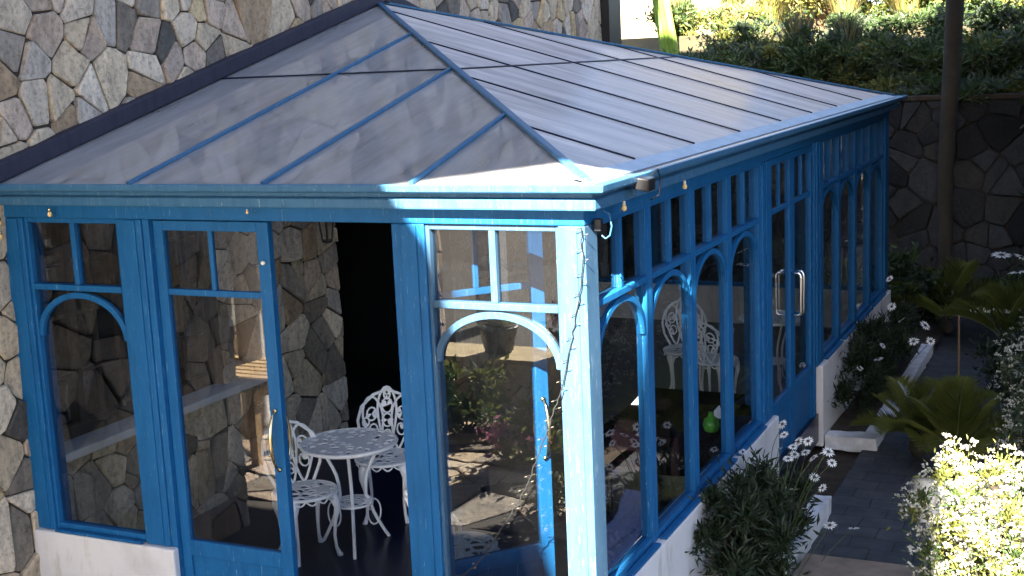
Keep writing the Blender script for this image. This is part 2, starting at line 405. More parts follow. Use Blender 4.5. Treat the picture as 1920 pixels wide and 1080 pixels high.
# ------------------------------------------------------------------ ground
def sheet(name, x0, x1, y0, y1, z, m, n=1, amp=0, label=None):
    mb = MB(); vs = []; 
    for j in range(n+1):
        for i in range(n+1): vs.append((x0+(x1-x0)*i/n, y0+(y1-y0)*j/n, z+random.uniform(-amp, amp)))
    mb.add(vs, [(j*(n+1)+i, j*(n+1)+i+1, (j+1)*(n+1)+i+1, (j+1)*(n+1)+i) for j in range(n) for i in range(n)])
    o = mb.build(name, m, smooth=True); tag(o, label, kind='structure'); return o
sheet('ground', -150, 150, -150, 11.9, -.36, SOIL)
sheet('path', .30, 1.35, -4, 11.7, -.30, PAVING, 8, .0)
sheet('front_terrace', -12, .30, -14, .06, -.296, plain('dark_gravel', (.06,.052,.044), .95, .5, 14))
mb = MB(); mb.box(-3.75, -.07, .07, 9.08, -.25, 0.0); tag(mb.build('floor', FLOOR), kind='structure')
# step slab on the path and kerbs of the two beds
mb = MB(); mb.box(.40, 1.30, 1.2, 2.72, -.30, -.205); tag(mb.build('step', SLAB, bevel=.012), kind='structure')
def rough_kerb(name, segs):
    mb = MB()
    for (x0, x1, y0, y1, z0, z1) in segs: mb.box(x0, x1, y0, y1, z0, z1)
    o = mb.build(name, KERB)
    sd = o.modifiers.new('s', 'SUBSURF'); sd.subdivision_type = 'SIMPLE'; sd.levels = sd.render_levels = 4
    tx = bpy.data.textures.new('clouds', 'CLOUDS'); tx.noise_scale = .12
    d = o.modifiers.new('d', 'DISPLACE'); d.texture = tx; d.strength = .03; d.texture_coords = 'GLOBAL'
    tag(o, kind='structure'); return o
rough_kerb('kerb', [(.235, .36, -1+i*.95, -.01+i*.95, -.32, -.17) for i in range(5)])
rough_kerb('kerb', [(.30, .42, 5.62+i*.9, 6.51+i*.9, -.32, -.19) for i in range(4)])
rough_kerb('kerb', [(-.02, .42, 5.42, 5.60, -.32, -.195)])
sheet('soil_bed', -.05, .24, -1, 3.78, -.23, SOIL, 10, .02)
sheet('soil_bed', -.05, .31, 5.55, 9.3, -.24, SOIL, 10, .02)
sheet('planting_ground', 1.35, 9, -3, 11.95, -.27, SOIL, 30, .05)
sheet('planting_ground', -3.7, .42, 9.3, 11.95, -.265, SOIL, 12, .04)

# ------------------------------------------------------------------ conservatory
con = empty('conservatory', (0, 0, 0), 'blue framed conservatory with dusty hipped glass roof and arched windows on white base walls', 'conservatory')
YB = 9.10                                   # rear wall plane
FY, RX = .064, -.064                        # outer faces of front and right wall
def front(u, w_, z): return (u, FY+w_, z)
def right(u, w_, z): return (RX-w_, u, z)
def back(u, w_, z): return (u, YB-w_, z)
def fbox(mb, F, u0, u1, w0, w1, z0, z1):
    a = F(u0, w0, z0); b = F(u1, w1, z1)
    mb.box(min(a[0],b[0]), max(a[0],b[0]), min(a[1],b[1]), max(a[1],b[1]), z0, z1)
ZS = .43
# base walls
for args in ((-3.80, -2.705, .03, .20, -.30, ZS), (-1.12, -.07, .03, .20, -.30, ZS)):
    mb = MB(); mb.box(*args); mb.build('base_wall', WHITE, con, bevel=.012)
for y0, y1 in ((.203, 3.79), (5.41, YB+.03)):
    mb = MB(); mb.box(-.20, -.03, y0, y1, -.30, ZS); mb.build('base_wall', WHITE, con, bevel=.012)
mb = MB(); mb.box(-.07, -.03, .03, .2015, -.30, ZS); mb.build('base_wall', WHITE, con)
mb = MB(); mb.box(-3.80, -.205, YB-.14, YB+.03, -.30, ZS); mb.build('base_wall', WHITE, con)
# posts
def post(F, u0, u1, z0, z1, depth=.15, strips=True):
    mb = MB(); fbox(mb, F, u0, u1, 0, depth, z0, z1)
    o = mb.build('post', BLUE, con, bevel=.006)
    if strips:
        mb = MB(); wd = u1-u0
        fbox(mb, F, u0+wd*.30, u1-wd*.22, -.008, -.0005, z0+.02, z1-.005)
        mb.build('post_moulding', BLUE, o, bevel=.003)
    return o
post(front, -3.798, -3.640, ZS+.002, 2.372)
post(front, -2.925, -2.748, ZS+.002, 2.372)
post(front, -1.123, -.935, 0.0, 2.372)
mb = MB(); mb.box(-.200, -.060, .060, .223, ZS+.002, 2.372); o = mb.build('post', BLUE_SUNLIT, con, bevel=.005)
mb = MB(); mb.box(-.155, -.10, .052, .0595, ZS+.02, 2.36); mb.build('post_moulding', BLUE_SUNLIT, o, bevel=.003)
post(right, 3.49, 3.755, ZS+.002, 2.372, strips=True)
post(right, 5.345, 5.60, ZS+.002, 2.372, strips=True)
mb = MB(); mb.box(-.20, -.060, YB-.22, YB, ZS+.002, 2.372); mb.build('post', BLUE, con, bevel=.005)
mb = MB(); mb.box(-3.79, -3.64, YB-.15, YB, ZS+.002, 2.372); mb.build('post', BLUE, con, bevel=.005)
# door jambs
mb = MB(); fbox(mb, front, -2.748, -2.703, .012, .13, 0, 2.372); mb.build('jamb', BLUE, con, bevel=.004)
mb = MB(); fbox(mb, front, -2.925, -2.748, .14, .16, 0, ZS); mb.build('jamb', BLUE, con)
mb = MB(); fbox(mb, right, 3.755, 3.80, .012, .13, -.25, 2.372); mb.build('jamb', BLUE, con, bevel=.004)
mb = MB(); fbox(mb, right, 5.30, 5.345, .012, .13, -.2, 2.372); mb.build('jamb', BLUE, con, bevel=.004)
# head beams, fascia boards, gutters
mb = MB(); mb.box(-3.79, -.06, .058, .21, 2.374, 2.456); mb.build('head_beam', BLUE, con, bevel=.006)
mb = MB(); mb.box(-.21, -.058, .212, YB, 2.374, 2.456); mb.build('head_beam', BLUE, con, bevel=.006)
mb = MB(); mb.box(-3.79, -.212, YB-.15, YB, 2.374, 2.456); mb.build('head_beam', BLUE, con)
def ring_profile(name, prof, m, bevel=.004):
    """profile (out, z) swept along front, right and rear eaves with mitred corners; out is measured outwards from the eave line"""
    mb = MB(); N = len(prof)
    pts = []
    for (sx, sy, bx, by) in ((0, -1, XW+.01, 0), (1, -1, 0, 0), (1, 1, 0, 9.2), (0, 1, XW+.01, 9.2)):
        pts.append([(bx+sx*o_, by+sy*o_, z) for o_, z in prof])
    vs = sum(pts, []); fs = []
    for i in range(3):
        for k in range(N): fs.append((i*N+k, i*N+(k+1) % N, (i+1)*N+(k+1) % N, (i+1)*N+k))
    fs.append(tuple(range(N))); fs.append(tuple(reversed(range(3*N, 4*N))))
    mb.add(vs, fs); return mb.build(name, m, con, bevel=bevel, fixn=True)
ring_profile('gutter', [(-.02,2.570),(-.02,2.548),(.085,2.543),(.10,2.552),(.105,2.584),(.095,2.590),(.085,2.580),(.01,2.575)], BLUE_PALE, .003)
ring_profile('fascia_board', [(-.03,2.546),(-.03,2.458),(.032,2.458),(.036,2.466),(.036,2.506),(.028,2.512),(.012,2.516),(.012,2.546)], BLUE_PALE, .002)
# roof
AP = V(XW, 4.60, 3.71); ZE = 2.575
E0 = V(0, 0, ZE); E1 = V(0, 9.2, ZE); W0 = V(XW, 0, ZE); W1 = V(XW, 9.2, ZE)
fxs = [-.95, -1.84, -2.74]; rys = [.95, 2.03, 3.09, 4.28, 5.39, 6.46, 7.72]
def onF(x, y): return V(x, y, ZE + (AP.z-ZE)*y/4.6)
def onB(x, y): return V(x, y, ZE + (AP.z-ZE)*(9.2-y)/4.6)
def onR(x, y): return V(x, y, ZE + (AP.z-ZE)*(-x)/3.8)
hipF = lambda x: 4.6*(-x)/3.8            # y on front hip for given x
def hipx(y): return -3.8*(y/4.6 if y <= 4.6 else (9.2-y)/4.6)
def pane(poly, m=None):
    mb = MB(); c = sum(poly, Vector())/len(poly)
    mb.add([v for v in poly], [tuple(range(len(poly)))])
    return mb.build('roof_pane', m or ROOFGLASS, con)
fb = [0] + fxs + [XW]
for a, b in zip(fb[:-1], fb[1:]):
    pane([onF(a, 0), onF(a, hipF(a)), onF(b, hipF(b)), onF(b, 0)] if a else [onF(0,0), onF(b, hipF(b)), onF(b, 0)], ROOFGLASS_F)
    pane([onB(a, 9.2), onB(b, 9.2), onB(b, 9.2-hipF(b)), onB(a, 9.2-hipF(a))] if a else [onB(0,9.2), onB(b, 9.2), onB(b, 9.2-hipF(b))])
rb = [0] + rys + [9.2]
for a, b in zip(rb[:-1], rb[1:]):
    poly = [onR(0, a), onR(0, b)]
    if b < 9.2: poly.append(onR(hipx(b), b))
    if a < 4.6 < b: poly.append(AP.copy())
    if a > 0: poly.append(onR(hipx(a), a))
    pane(poly)
nF = V(0, -(AP.z-ZE), 4.6).normalized(); nR_ = V((AP.z-ZE), 0, 3.8).normalized(); nB = V(0, (AP.z-ZE), 4.6).normalized()
for x in fxs:
    mb = MB(); mb.bar(onF(x, -.01)+nF*.002, onF(x, hipF(x)), .026, .020, nF); mb.build('rafter', BLUE_PALE, con, bevel=.004)
    mb = MB(); mb.bar(onB(x, 9.21)+nB*.002, onB(x, 9.2-hipF(x)), .034, .026, nB); mb.build('rafter', BLUE, con)
for y in rys:
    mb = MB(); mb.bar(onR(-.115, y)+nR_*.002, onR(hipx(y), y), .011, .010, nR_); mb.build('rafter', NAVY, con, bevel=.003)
mb = MB(); mb.bar(E0+V(-.03,.036,.012), AP+V(0,0,.004), .048, .020, (nF+nR_)); mb.build('hip_rafter', BLUE_PALE, con, bevel=.006)
mb = MB(); mb.bar(E1+V(-.03,-.036,.012), AP+V(0,0,.004), .05, .02, (nB+nR_)); mb.build('hip_rafter', BLUE_PALE, con, bevel=.006)
# purlins under the glass, and the rafters' timber below it
zp = 3.105
mb = MB(); mb.bar((XW, 2.19, zp-.05), (-1.80, 2.19, zp-.05), .03, .045); mb.build('purlin', NAVY, con)
mb = MB(); mb.bar((-1.80, 2.17, zp-.05), (-1.80, 7.0, zp-.05), .03, .045); mb.build('purlin', NAVY, con)
mb = MB(); mb.bar(onF(XW+.05, 2.19)+nF*.002, onF(-1.81, 2.19)+nF*.002, .014, .008, nF); mb.build('glazing_joint', NAVY, con)
mb = MB(); mb.bar(onR(-1.81, 2.2)+nR_*.002, onR(-1.81, 7.0)+nR_*.002, .020, .006, nR_); mb.build('glazing_joint', SLATE, con)
mb = MB(); mb.bar(onR(-.055, .02)+nR_*.003, onR(-.055, 9.18)+nR_*.003, .11, .004, nR_); mb.build('eave_flashing', plain('pale_flashing', (.34,.42,.50), .6, .15), con)
# lead flashing against the stone
for a, nn in ((W0, nF), (W1, nB)):
    mb = MB(); mb.bar(a+V(.045,-.03 if a is W0 else .03,.0), AP+V(.045,0,.01), .09, .11, nn); mb.build('flashing', SLATE, con, bevel=.01)

# windows -----------------------------------------------------------
def ellipse_strip(mb, F, uc, a, zc, b, wd, w0, w1, n=28):
    vs = []
    for i in range(n+1):
        th = math.pi*i/n
        c, s_ = math.cos(th), math.sin(th)
        for (aa, bb) in ((a, b), (a-wd, b-wd)):
            vs.append((F(uc+aa*c, w0, zc+bb*s_))); vs.append((F(uc+aa*c, w1, zc+bb*s_)))
    fs = []
    for i in range(n):
        o = 4*i; q = o+4
        fs += [(o, q, q+2, o+2), (o+1, o+3, q+3, q+1), (o, o+1, q+1, q), (o+2, q+2, q+3, o+3)]
    fs += [(0,2,3,1), (4*n, 4*n+1, 4*n+3, 4*n+2)]
    mb.add(vs, fs)
def window(F, u0, u1, st=.05, arch=True, top=2.372, bot=ZS+.002, label=None, BLUE=BLUE):
    mb = MB(); d0, d1 = .018, .085
    fbox(mb, F, u0, u0+st, d0, d1, bot, top); fbox(mb, F, u1-st, u1, d0, d1, bot, top)
    fbox(mb, F, u0+st, u1-st, d0+.002, d1, bot, bot+.045)
    fbox(mb, F, u0+st, u1-st, d0+.002, d1, top-.03, top)
    fbox(mb, F, u0+st, u1-st, d0-.004, d1-.01, 1.940, 1.976)
    uc = (u0+u1)/2
    fbox(mb, F, uc-.018, uc+.018, d0+.006, d1-.012, 1.976, top-.03)
    o = mb.build('window', BLUE, con, bevel=.004, fixn=True)
    if arch:
        a = (u1-u0)/2-st+.012; mb = MB(); ellipse_strip(mb, F, uc, a, 1.655, .275, .036, d0+.008, d1-.03)
        mb.build('arch', BLUE, o, bevel=.003, fixn=True)
    # fine glazing bead and pane
    mb = MB(); g = .052
    vs = [F(u0+st-.01, g, bot+.03), F(u1-st+.01, g, bot+.03), F(u1-st+.01, g, top-.02), F(u0+st-.01, g, top-.02)]
    mb.add(vs, [(0,1,2,3)]); mb.build('pane', PANE, o)
    mb = MB(); fbox(mb, F, u0+st, u1-st, -.03, d0-.006, bot-.0005, bot+.018); mb.build('sill', BLUE, o, bevel=.004)
    return o
window(front, -3.640, -2.925, st=.022)
window(front, -.935, -.200, st=.022, BLUE=BLUE_SUNLIT)
for i in range(4):
    a = .223+i*.8168; window(right, a, a+.8168)
for i in range(4):
    a = 5.60+i*.82; window(right, a, a+.82)
for i in range(4):
    a = -3.64+i*.86; window(back, a, a+.86)

# doors -------------------------------------------------------------
def leaf(local, width, top, zb=.02, st=.066, tz=1.954, panelz=.377, glassz=.472, midbar=True, flip=1):
    """a door leaf in its own axes: hinge at origin, leaf along +X, outside face at y=0 and depth to +Y"""
    root = bpy.data.objects.new('door', None)
    mb = MB(); d = .045
    mb.box(0, st, 0, d, zb, top); mb.box(width-st-.012, width, 0, d, zb, top)
    x0, x1 = st, width-st-.012
    mb.box(x0, x1, .001, d-.001, top-.056, top); mb.box(x0, x1, .001, d-.001, panelz, glassz); mb.box(x0, x1, .001, d-.001, zb, zb+.12)
    mb.box(x0, x1, .006, d-.006, tz-.018, tz+.018)
    if midbar: xm = (x0+x1)/2; mb.box(xm-.014, xm+.014, .008, d-.008, tz+.018, top-.056)
    o = mb.build('door', BLUE, con, bevel=.004)
    mb = MB(); mb.box(x0, x1, .014, d-.014, zb+.12, panelz); mb.build('door_panel', BLUE, o)
    mb = MB(); g = d/2; mb.add([(x0-.01, g, glassz-.01), (x1+.01, g, glassz-.01), (x1+.01, g, top-.046), (x0-.01, g, top-.046)], [(0,1,2,3)])
    mb.build('pane', PANE, o)
    return o
def bow_handle(par, x, sides=(-1, 1), z0=.97, z1=1.31, d=.045, m=BRASS):
    for s_ in sides:
        y0 = 0 if s_ < 0 else d
        mb = MB(); pts = []
        for i in range(13):
            k = i/12; pts.append((x - .012*math.sin(k*math.pi*1)*0, y0 + s_*(.012+.055*math.sin(k*math.pi)**.6), z0+(z1-z0)*k))
        mb.tube(pts, [.006+.006*math.sin(math.pi*i/12) for i in range(13)])
        for z in (z0, z1): mb.tube([(x, y0, z), (x, y0+s_*.014, z)], .013)
        mb.build('handle', m, par, smooth=True)
dl = leaf(None, .785, 2.362); dl.location = (-2.702, FY+.045, 0); bow_handle(dl, .745)
mb = MB(); mb.lathe([(.012,0),(.013,.012),(.006,.02)], (0,0,0), 10); k_ = mb.build('knob', KNOB, dl, smooth=True); k_.location = (.745, -.001, 2.14); k_.rotation_euler = (R(90),0,0)
dr = leaf(None, .785, 2.362); dr.location = (-1.10, FY+.11, 0); dr.rotation_euler = (0,0,R(180-130)); bow_handle(dr, .745)
def d_handle(par, x, m=CHROME):
    mb = MB(); z0, z1 = 1.06, 1.40; pts = []
    y0 = 0; dd = -.075
    pts = [(x, y0, z1), (x, y0+dd*.75, z1), (x, y0+dd*.95, z1-.012), (x, y0+dd, z1-.04), (x, y0+dd, z0+.04), (x, y0+dd*.95, z0+.012), (x, y0+dd*.75, z0), (x, y0, z0)]
    mb.tube(pts, .0125, 10); mb.build('handle', m, par, smooth=True)
da = leaf(None, .748, 2.362, zb=-.24); da.rotation_euler = (0,0,R(90)); da.location = (RX-.03, 3.80, 0); d_handle(da, .70)
db = leaf(None, .748, 2.362, zb=-.24); db.scale = (-1,1,1); db.rotation_euler = (0,0,R(90)); db.location = (RX-.03, 5.298, 0); d_handle(db, .70)
mb = MB(); mb.box(-.21, -.15, 3.80, 5.40, -.29, .005); mb.build('threshold', BLUE, con, bevel=.01)
mb = MB(); mb.box(-2.70, -1.125, .05, .21, -.28, .004); mb.build('threshold', BLUE, con, bevel=.01)

# security lamp, hook, fairy lights ---------------------------------
lp = empty('floodlight', (.105, .42, 2.545), 'small black floodlight clipped to the gutter near the front right corner', 'floodlight')
mb = MB(); mb.prism([(-.03,-.03),(.05,-.045),(.055,.02),(-.02,.03)], (0,-.05,0), (1,0,0), (0,0,1), (0,.11,0)); mb.build('lamp_body', PLASTIC, lp, bevel=.008, fixn=True)
mb = MB(); mb.tube([(.0,.05,.0),(.02,.12,.03),(.03,.16,.05),(.015,.24,.0),(.0,.27,-.09),(-.05,.27,-.12)], .004); mb.build('cable', PLASTIC, lp)
hk = empty('hook_bracket', (-.05, .17, 2.36), 'bent pale blue hook hanging from the gutter corner above the corner post', 'hook')
mb = MB(); mb.tube([(.06,.0,.10),(.10,.0,.08),(.115,.0,.0),(.10,.0,-.06),(.07,.0,-.08),(.045,.0,-.06)], .005, 8); mb.build('hook', BLUE_PALE, hk)
mb = MB(); mb.box(.004, .05, -.03, .02, -.03, .05); mb.build('clamp', PLASTIC, hk, bevel=.006); hk.scale = (.75,.75,.75)
fl = empty('fairy_lights', (-.1, .04, 2.3), 'dark fairy light string running diagonally from the corner post across the corner pane', 'string lights')
pts = [(-.062,.03,2.37), (-.072,.035,2.15), (-.11,.038,1.95), (-.165,.04,1.72), (-.22,.035,1.52), (-.30,.03,1.32), (-.38,.03,1.12), (-.46,.03,.97), (-.57,.028,.80), (-.70,.028,.62), (-.88,.03,.47)]
def smooth_path(P, n):
    P = [Vector(p) for p in P]; out = []
    for i in range(len(P)-1):
        p0, p1, p2, p3 = P[max(i-1,0)], P[i], P[i+1], P[min(i+2,len(P)-1)]
        for k in range(n):
            t_ = k/n
            out.append(.5*((2*p1)+(p2-p0)*t_+(2*p0-5*p1+4*p2-p3)*t_*t_+(3*p1-p0-3*p2+p3)*t_**3))
    out.append(P[-1]); return out
sp_ = smooth_path(pts, 8); rl = random.Random(3)
inv = Matrix.Translation(fl.location).inverted()
mb = MB(); mb.tube([inv @ (p+V(rl.uniform(-.006,.006),0,rl.uniform(-.004,.004))) for p in sp_], 0.0032, 5)
for i, p in enumerate(sp_):
    if i % 2 == 0:
        s_ = 1 if (i//2) % 2 else -1; q = inv @ p
        mb.tube([q, q+V(s_*.022, -.004, .008*s_)], .002, 5)
mb.build('cable', BLACK, fl)
mb = MB()
for i, p in enumerate(sp_):
    if i % 2 == 0:
        s_ = 1 if (i//2) % 2 else -1; q = inv @ p
        mb.tube([q+V(s_*.022,-.004,.008*s_), q+V(s_*.034,-.005,.013*s_)], [.003,.0015], 6)
tag(mb.build('bulbs', plain('clear_bulb', (.12,.11,.09), .3), fl), kind='stuff')
for i, (x, y, z, lab) in enumerate(((-3.77, .02, 2.355, 'amber festoon bulb on the left end post just under the gutter'), (-3.775, .02, 2.275, 'amber festoon bulb lower on the left end post, beside the stone'),
        (-3.36, .01, 2.415, 'amber festoon bulb above the left arched window'), (-1.96, .0, 2.435, 'tiny pale festoon bulb above the closed door leaf'),
        (.01, .42, 2.43, 'festoon bulb under the side gutter near the floodlight'), (.01, 1.42, 2.43, 'festoon bulb under the side gutter above the second arched side window'))):
    e_ = empty('festoon_bulb', (x, y, z), lab, 'bulb', 'festoon bulbs along the gutter')
    k = .45 if i == 3 else .8
    mb = MB(); mb.lathe([(.004,-.036),(.014,-.03),(.018,-.015),(.012,0),(.009,.006)], (0,0,0), 12); b_ = mb.build('bulb', BULB, e_, smooth=True)
    mb = MB(); mb.lathe([(.010,.004),(.010,.026),(.005,.03)], (0,0,0), 10); mb.build('cap', KNOB if i > 3 else BRASS, e_, smooth=True)
    e_.scale = (k,k,k)

# ------------------------------------------------------------------ cast iron furniture
def lattice(mb, boundary, sp, strut, mapf, th, fill=.22, seed=1):
    rr = random.Random(seed)
    us = [a for a, _ in boundary]; vs_ = [b for _, b in boundary]
    N = len(boundary)
    for q, poly in cells(min(us), max(us), min(vs_), max(vs_), sp, drop=.1, rnd=rr):
        for i in range(N):                                 # convex boundary, counter-clockwise
            a = boundary[i]; b = boundary[(i+1) % N]; nx, ny = b[1]-a[1], -(b[0]-a[0]); d = math.hypot(nx, ny)
            if d > 1e-9: poly = clip(poly, a[0], a[1], nx/d, ny/d)
            if len(poly) < 3: break
        if len(poly) < 3: continue
        cx = sum(a for a, _ in poly)/len(poly); cy = sum(b for _, b in poly)/len(poly)
        r_ = rounded(poly, .22); K = len(r_)
        ext = max(math.hypot(a-cx, b-cy) for a, b in poly)
        solid = rr.random() < fill or ext < strut*1.1
        if solid:
            f = [mapf(a, b, 0) for a, b in poly]; g = [mapf(a, b, th) for a, b in poly]; n_ = len(poly)
            mb.add(f+g, [tuple(range(n_)), tuple(reversed(range(n_, 2*n_)))]); continue
        # outer ring uses the sharp polygon resampled to match the rounded one
        outer = []
        n_ = len(poly)
        for i in range(n_): outer += [poly[i], poly[i]]
        k = max(.25, 1-strut/ext)
        inner = [(cx+(a-cx)*k, cy+(b-cy)*k) for a, b in r_]
        vs2 = [mapf(a, b, th) for a, b in outer] + [mapf(a, b, th) for a, b in inner] + [mapf(a, b, 0) for a, b in inner] + [mapf(a, b, 0) for a, b in outer]
        fs = []
        for i in range(K):
            j = (i+1) % K
            fs += [(i, j, K+j, K+i), (K+i, K+j, 2*K+j, 2*K+i), (2*K+i, 2*K+j, 3*K+j, 3*K+i)]
        mb.add(vs2, fs)
def disc(r, n=28, rx=None): return [(r*math.cos(2*math.pi*i/n), (rx or r)*math.sin(2*math.pi*i/n)) for i in range(n)]
def make_chair(label, group):
    root = empty('garden_chair', (0,0,0), label, 'chair', group)
    mb = MB(); lattice(mb, disc(.205), .06, .013, lambda a, b, h: (a, b, .432+h), .01, fill=.35, seed=5)
    mb.tube([(a, b, .435) for a, b in disc(.208)], .011, 8, closed=True)
    for k in range(16):                                          # scalloped apron
        a0 = 2*math.pi*k/16; a1 = a0+2*math.pi/16
        P = []
        for i in range(7):
            t_ = a0+(a1-a0)*i/6; P.append((.205*math.cos(t_), .205*math.sin(t_), .43-.032*math.sin(math.pi*i/6)))
        mb.tube(P, .006, 6)
    mb.build('seat', IRON, root)
    for (sx, sy) in ((-1,-1),(1,-1),(-1,1),(1,1)):
        mb = MB(); d = V(sx, sy, 0).normalized()
        prof = [(.165,.43,.034),(.205,.385,.032),(.215,.33,.022),(.195,.24,.014),(.185,.14,.011),(.19,.06,.011),(.205,.022,.016),(.215,.006,.02),(.215,0,.018)]
        mb.tube([d*a + V(0,0,z) for a, z, r_ in prof], [r_ for a, z, r_ in prof], 10); mb.build('leg', IRON, root, smooth=True)
    def bk(a, b, h):                                             # back surface: curved and leaning
        return (a, .185 - .9*a*a*2 + .14*b/.44 + h, .44+b)
    shape = [(.13,.0),(.19,.12),(.205,.22),(.18,.31),(.10,.38),(.0,.41),(-.10,.38),(-.18,.31),(-.205,.22),(-.19,.12),(-.13,.0)]
    mb = MB(); 
    # three upright loops with leaf shapes between them
    for cx, w_, top in ((0,.075,.42),(-.115,.075,.36),(.115,.075,.36)):
        P = []
        for i in range(25):
            t_ = 2*math.pi*i/24; zz = top/2+.01 + (top/2)*math.sin(t_-math.pi/2); ww = w_*(.45+.55*min(1, zz/top*1.4)); 
            P.append(bk(cx*(.65+.35*zz/top)+ww*math.cos(t_-math.pi/2), zz, 0))
        mb.tube(P[:-1], .009, 8, closed=True)
    mb.tube([bk(a, b, 0) for a, b in shape], .0115, 8)
    rr = random.Random(9)
    for cx, cz, r_ in ((0,.30,.05),(0,.20,.045),(-.11,.25,.045),(.11,.25,.045),(-.10,.14,.04),(.10,.14,.04),(0,.10,.035),(-.15,.2,.03),(.15,.2,.03),(0,.375,.03)):
        P = [bk(cx+r_*.75*math.cos(2*math.pi*i/12), cz+r_*math.sin(2*math.pi*i/12), 0) for i in range(12)]
        mb.tube(P, .007, 6, closed=True)
        for k in range(3):
            an = rr.uniform(0, 6.28); ca_, sa_ = math.cos(an), math.sin(an); l_ = r_*1.1
            q = [(cx, cz), (cx+ca_*l_*.5-sa_*l_*.28, cz+sa_*l_*.5+ca_*l_*.28), (cx+ca_*l_, cz+sa_*l_), (cx+ca_*l_*.5+sa_*l_*.28, cz+sa_*l_*.5-ca_*l_*.28)]
            mb.add([bk(a, b, -.004) for a, b in q]+[bk(a, b, .004) for a, b in q], [(0,1,2,3),(7,6,5,4),(0,4,5,1),(1,5,6,2),(2,6,7,3),(3,7,4,0)])
    mb.build('backrest', IRON, root)
    return root
def make_table(label, r=.31, group=None):
    root = empty('garden_table', (0,0,0), label, 'table', group)
    mb = MB(); lattice(mb, disc(r, 40), .062, .02, lambda a, b, h: (a, b, .712+h), .01, fill=.4, seed=2)
    mb.tube([(a, b, .714) for a, b in disc(r+.004, 48)], .012, 8, closed=True)
    mb.tube([(a, b, .700) for a, b in disc(r-.02, 48)], .008, 6, closed=True)
    mb.build('tabletop', IRON, root)
    mb = MB(); lattice(mb, disc(.13, 24), .045, .012, lambda a, b, h: (a, b, .30+h), .008, fill=.3, seed=4)
    mb.tube([(a, b, .303) for a, b in disc(.132, 24)], .008, 6, closed=True); mb.build('shelf', IRON, root)
    for k in range(3):
        a = R(25+120*k); d = V(math.cos(a), math.sin(a), 0)
        mb = MB(); prof = [(.24,.70,.012),(.20,.62,.013),(.12,.48,.011),(.10,.34,.010),(.125,.30,.012),(.15,.20,.010),(.22,.06,.010),(.25,.012,.016),(.255,0,.014)]
        mb.tube(smooth_path([d*q + V(0,0,z) for q, z, _ in prof], 3), .0115, 8)
        # scroll beside the leg
        P = [d*(.155+.05*math.cos(t_)) + V(0,0,.20+.09*math.sin(t_)) for t_ in [2*math.pi*i/14 for i in range(14)]]
        mb.tube(P, .006, 6, closed=True)
        mb.build('leg', IRON, root)
    return root
tb = make_table('round white filigree table just inside the open doorway'); tb.location = (-2.33, 1.40, 0); tb.rotation_euler = (0,0,R(35))
chg = 'white cast iron garden chairs'
ch = make_chair('white cast iron chair left of the filigree table, partly behind the closed door leaf', chg); ch.location = (-2.54, 1.16, 0); ch.rotation_euler = (0,0,R(58))
spots = [(-2.40, 1.96, 24, 'white cast iron chair behind the filigree table, before the dark doorway'),
         (-1.12, .62, 160, 'white cast iron chair low behind the sunlit corner pane'),
         (-1.36, 5.72, 22, 'white cast iron chair with tilted back seen through the second arched side window'),
         (-1.0, 5.40, 165, 'white cast iron chair seen through the third arched side window')]
for x, y, rz, lab in spots:
    c = copy_tree(ch); c['label'] = lab; c.location = (x, y, 0); c.rotation_euler = (0,0,R(rz))
t2 = copy_tree(tb); t2['label'] = 'white round table seen through the fourth arched side window'; t2.location = (-.60, 6.0, 0)
# dark cloth covered dining table near the side windows
dt = empty('dining_table', (-.60, 3.16, 0), 'low dining table under a dark red cloth behind the arched side windows', 'table')
mb = MB(); mb.box(-.42, .42, -.62, .62, .555, .58); mb.build('tabletop', CLOTH, dt, bevel=.012)
mb = MB(); n_ = 40; vs = []
per = [(-.43,-.63),(.43,-.63),(.43,.63),(-.43,.63)]
ring = []
for i in range(4):
    a, b = per[i], per[(i+1) % 4]
    for k in range(12): ring.append((a[0]+(b[0]-a[0])*k/12, a[1]+(b[1]-a[1])*k/12))
K = len(ring)
for z, sc in ((.578,1.0),(.46,1.02),(.32,1.04)):
    for i, (a, b) in enumerate(ring): f_ = sc*(1+(.02*math.sin(i*1.9) if z < .57 else 0)); vs.append((a*f_, b*f_, z))
mb.add(vs, [(r_*K+i, r_*K+(i+1) % K, (r_+1)*K+(i+1) % K, (r_+1)*K+i) for r_ in range(2) for i in range(K)])
mb.build('tablecloth', CLOTH, dt, smooth=True)
for sx in (-1,1):
    for sy in (-1,1):
        mb = MB(); mb.tube([(sx*.36,sy*.56,0),(sx*.36,sy*.56,.555)], [.02,.03], 8); mb.build('leg', DARKWOOD, dt)
for x, y, lab in ((-.31, 3.12, 'white folded napkin on the dark red cloth, farther one'), (-.96, 3.3, 'white folded napkin on the dark red cloth, nearer the stone wall')):
    e_ = empty('napkin', (x, y, .583), lab, 'napkin')
    mb = MB(); mb.add([(-.06,-.05,0),(.06,-.05,0),(.0,.05,0),(0.01,0,.085),(-.02,.02,.05)], [(0,1,3),(1,2,3),(2,4,3),(4,0,3),(0,2,1)]); mb.build('cloth', NAPKIN, e_, fixn=True)
e_ = empty('green_bottle', (-.25, 2.74, .583), 'squat bright green glass bottle on the dark red cloth', 'bottle')
mb = MB(); mb.lathe([(.03,0),(.05,.01),(.06,.05),(.05,.09),(.022,.11),(.018,.135),(.022,.14)], (0,0,0), 16); mb.build('bottle', GREENGLASS, e_, smooth=True)

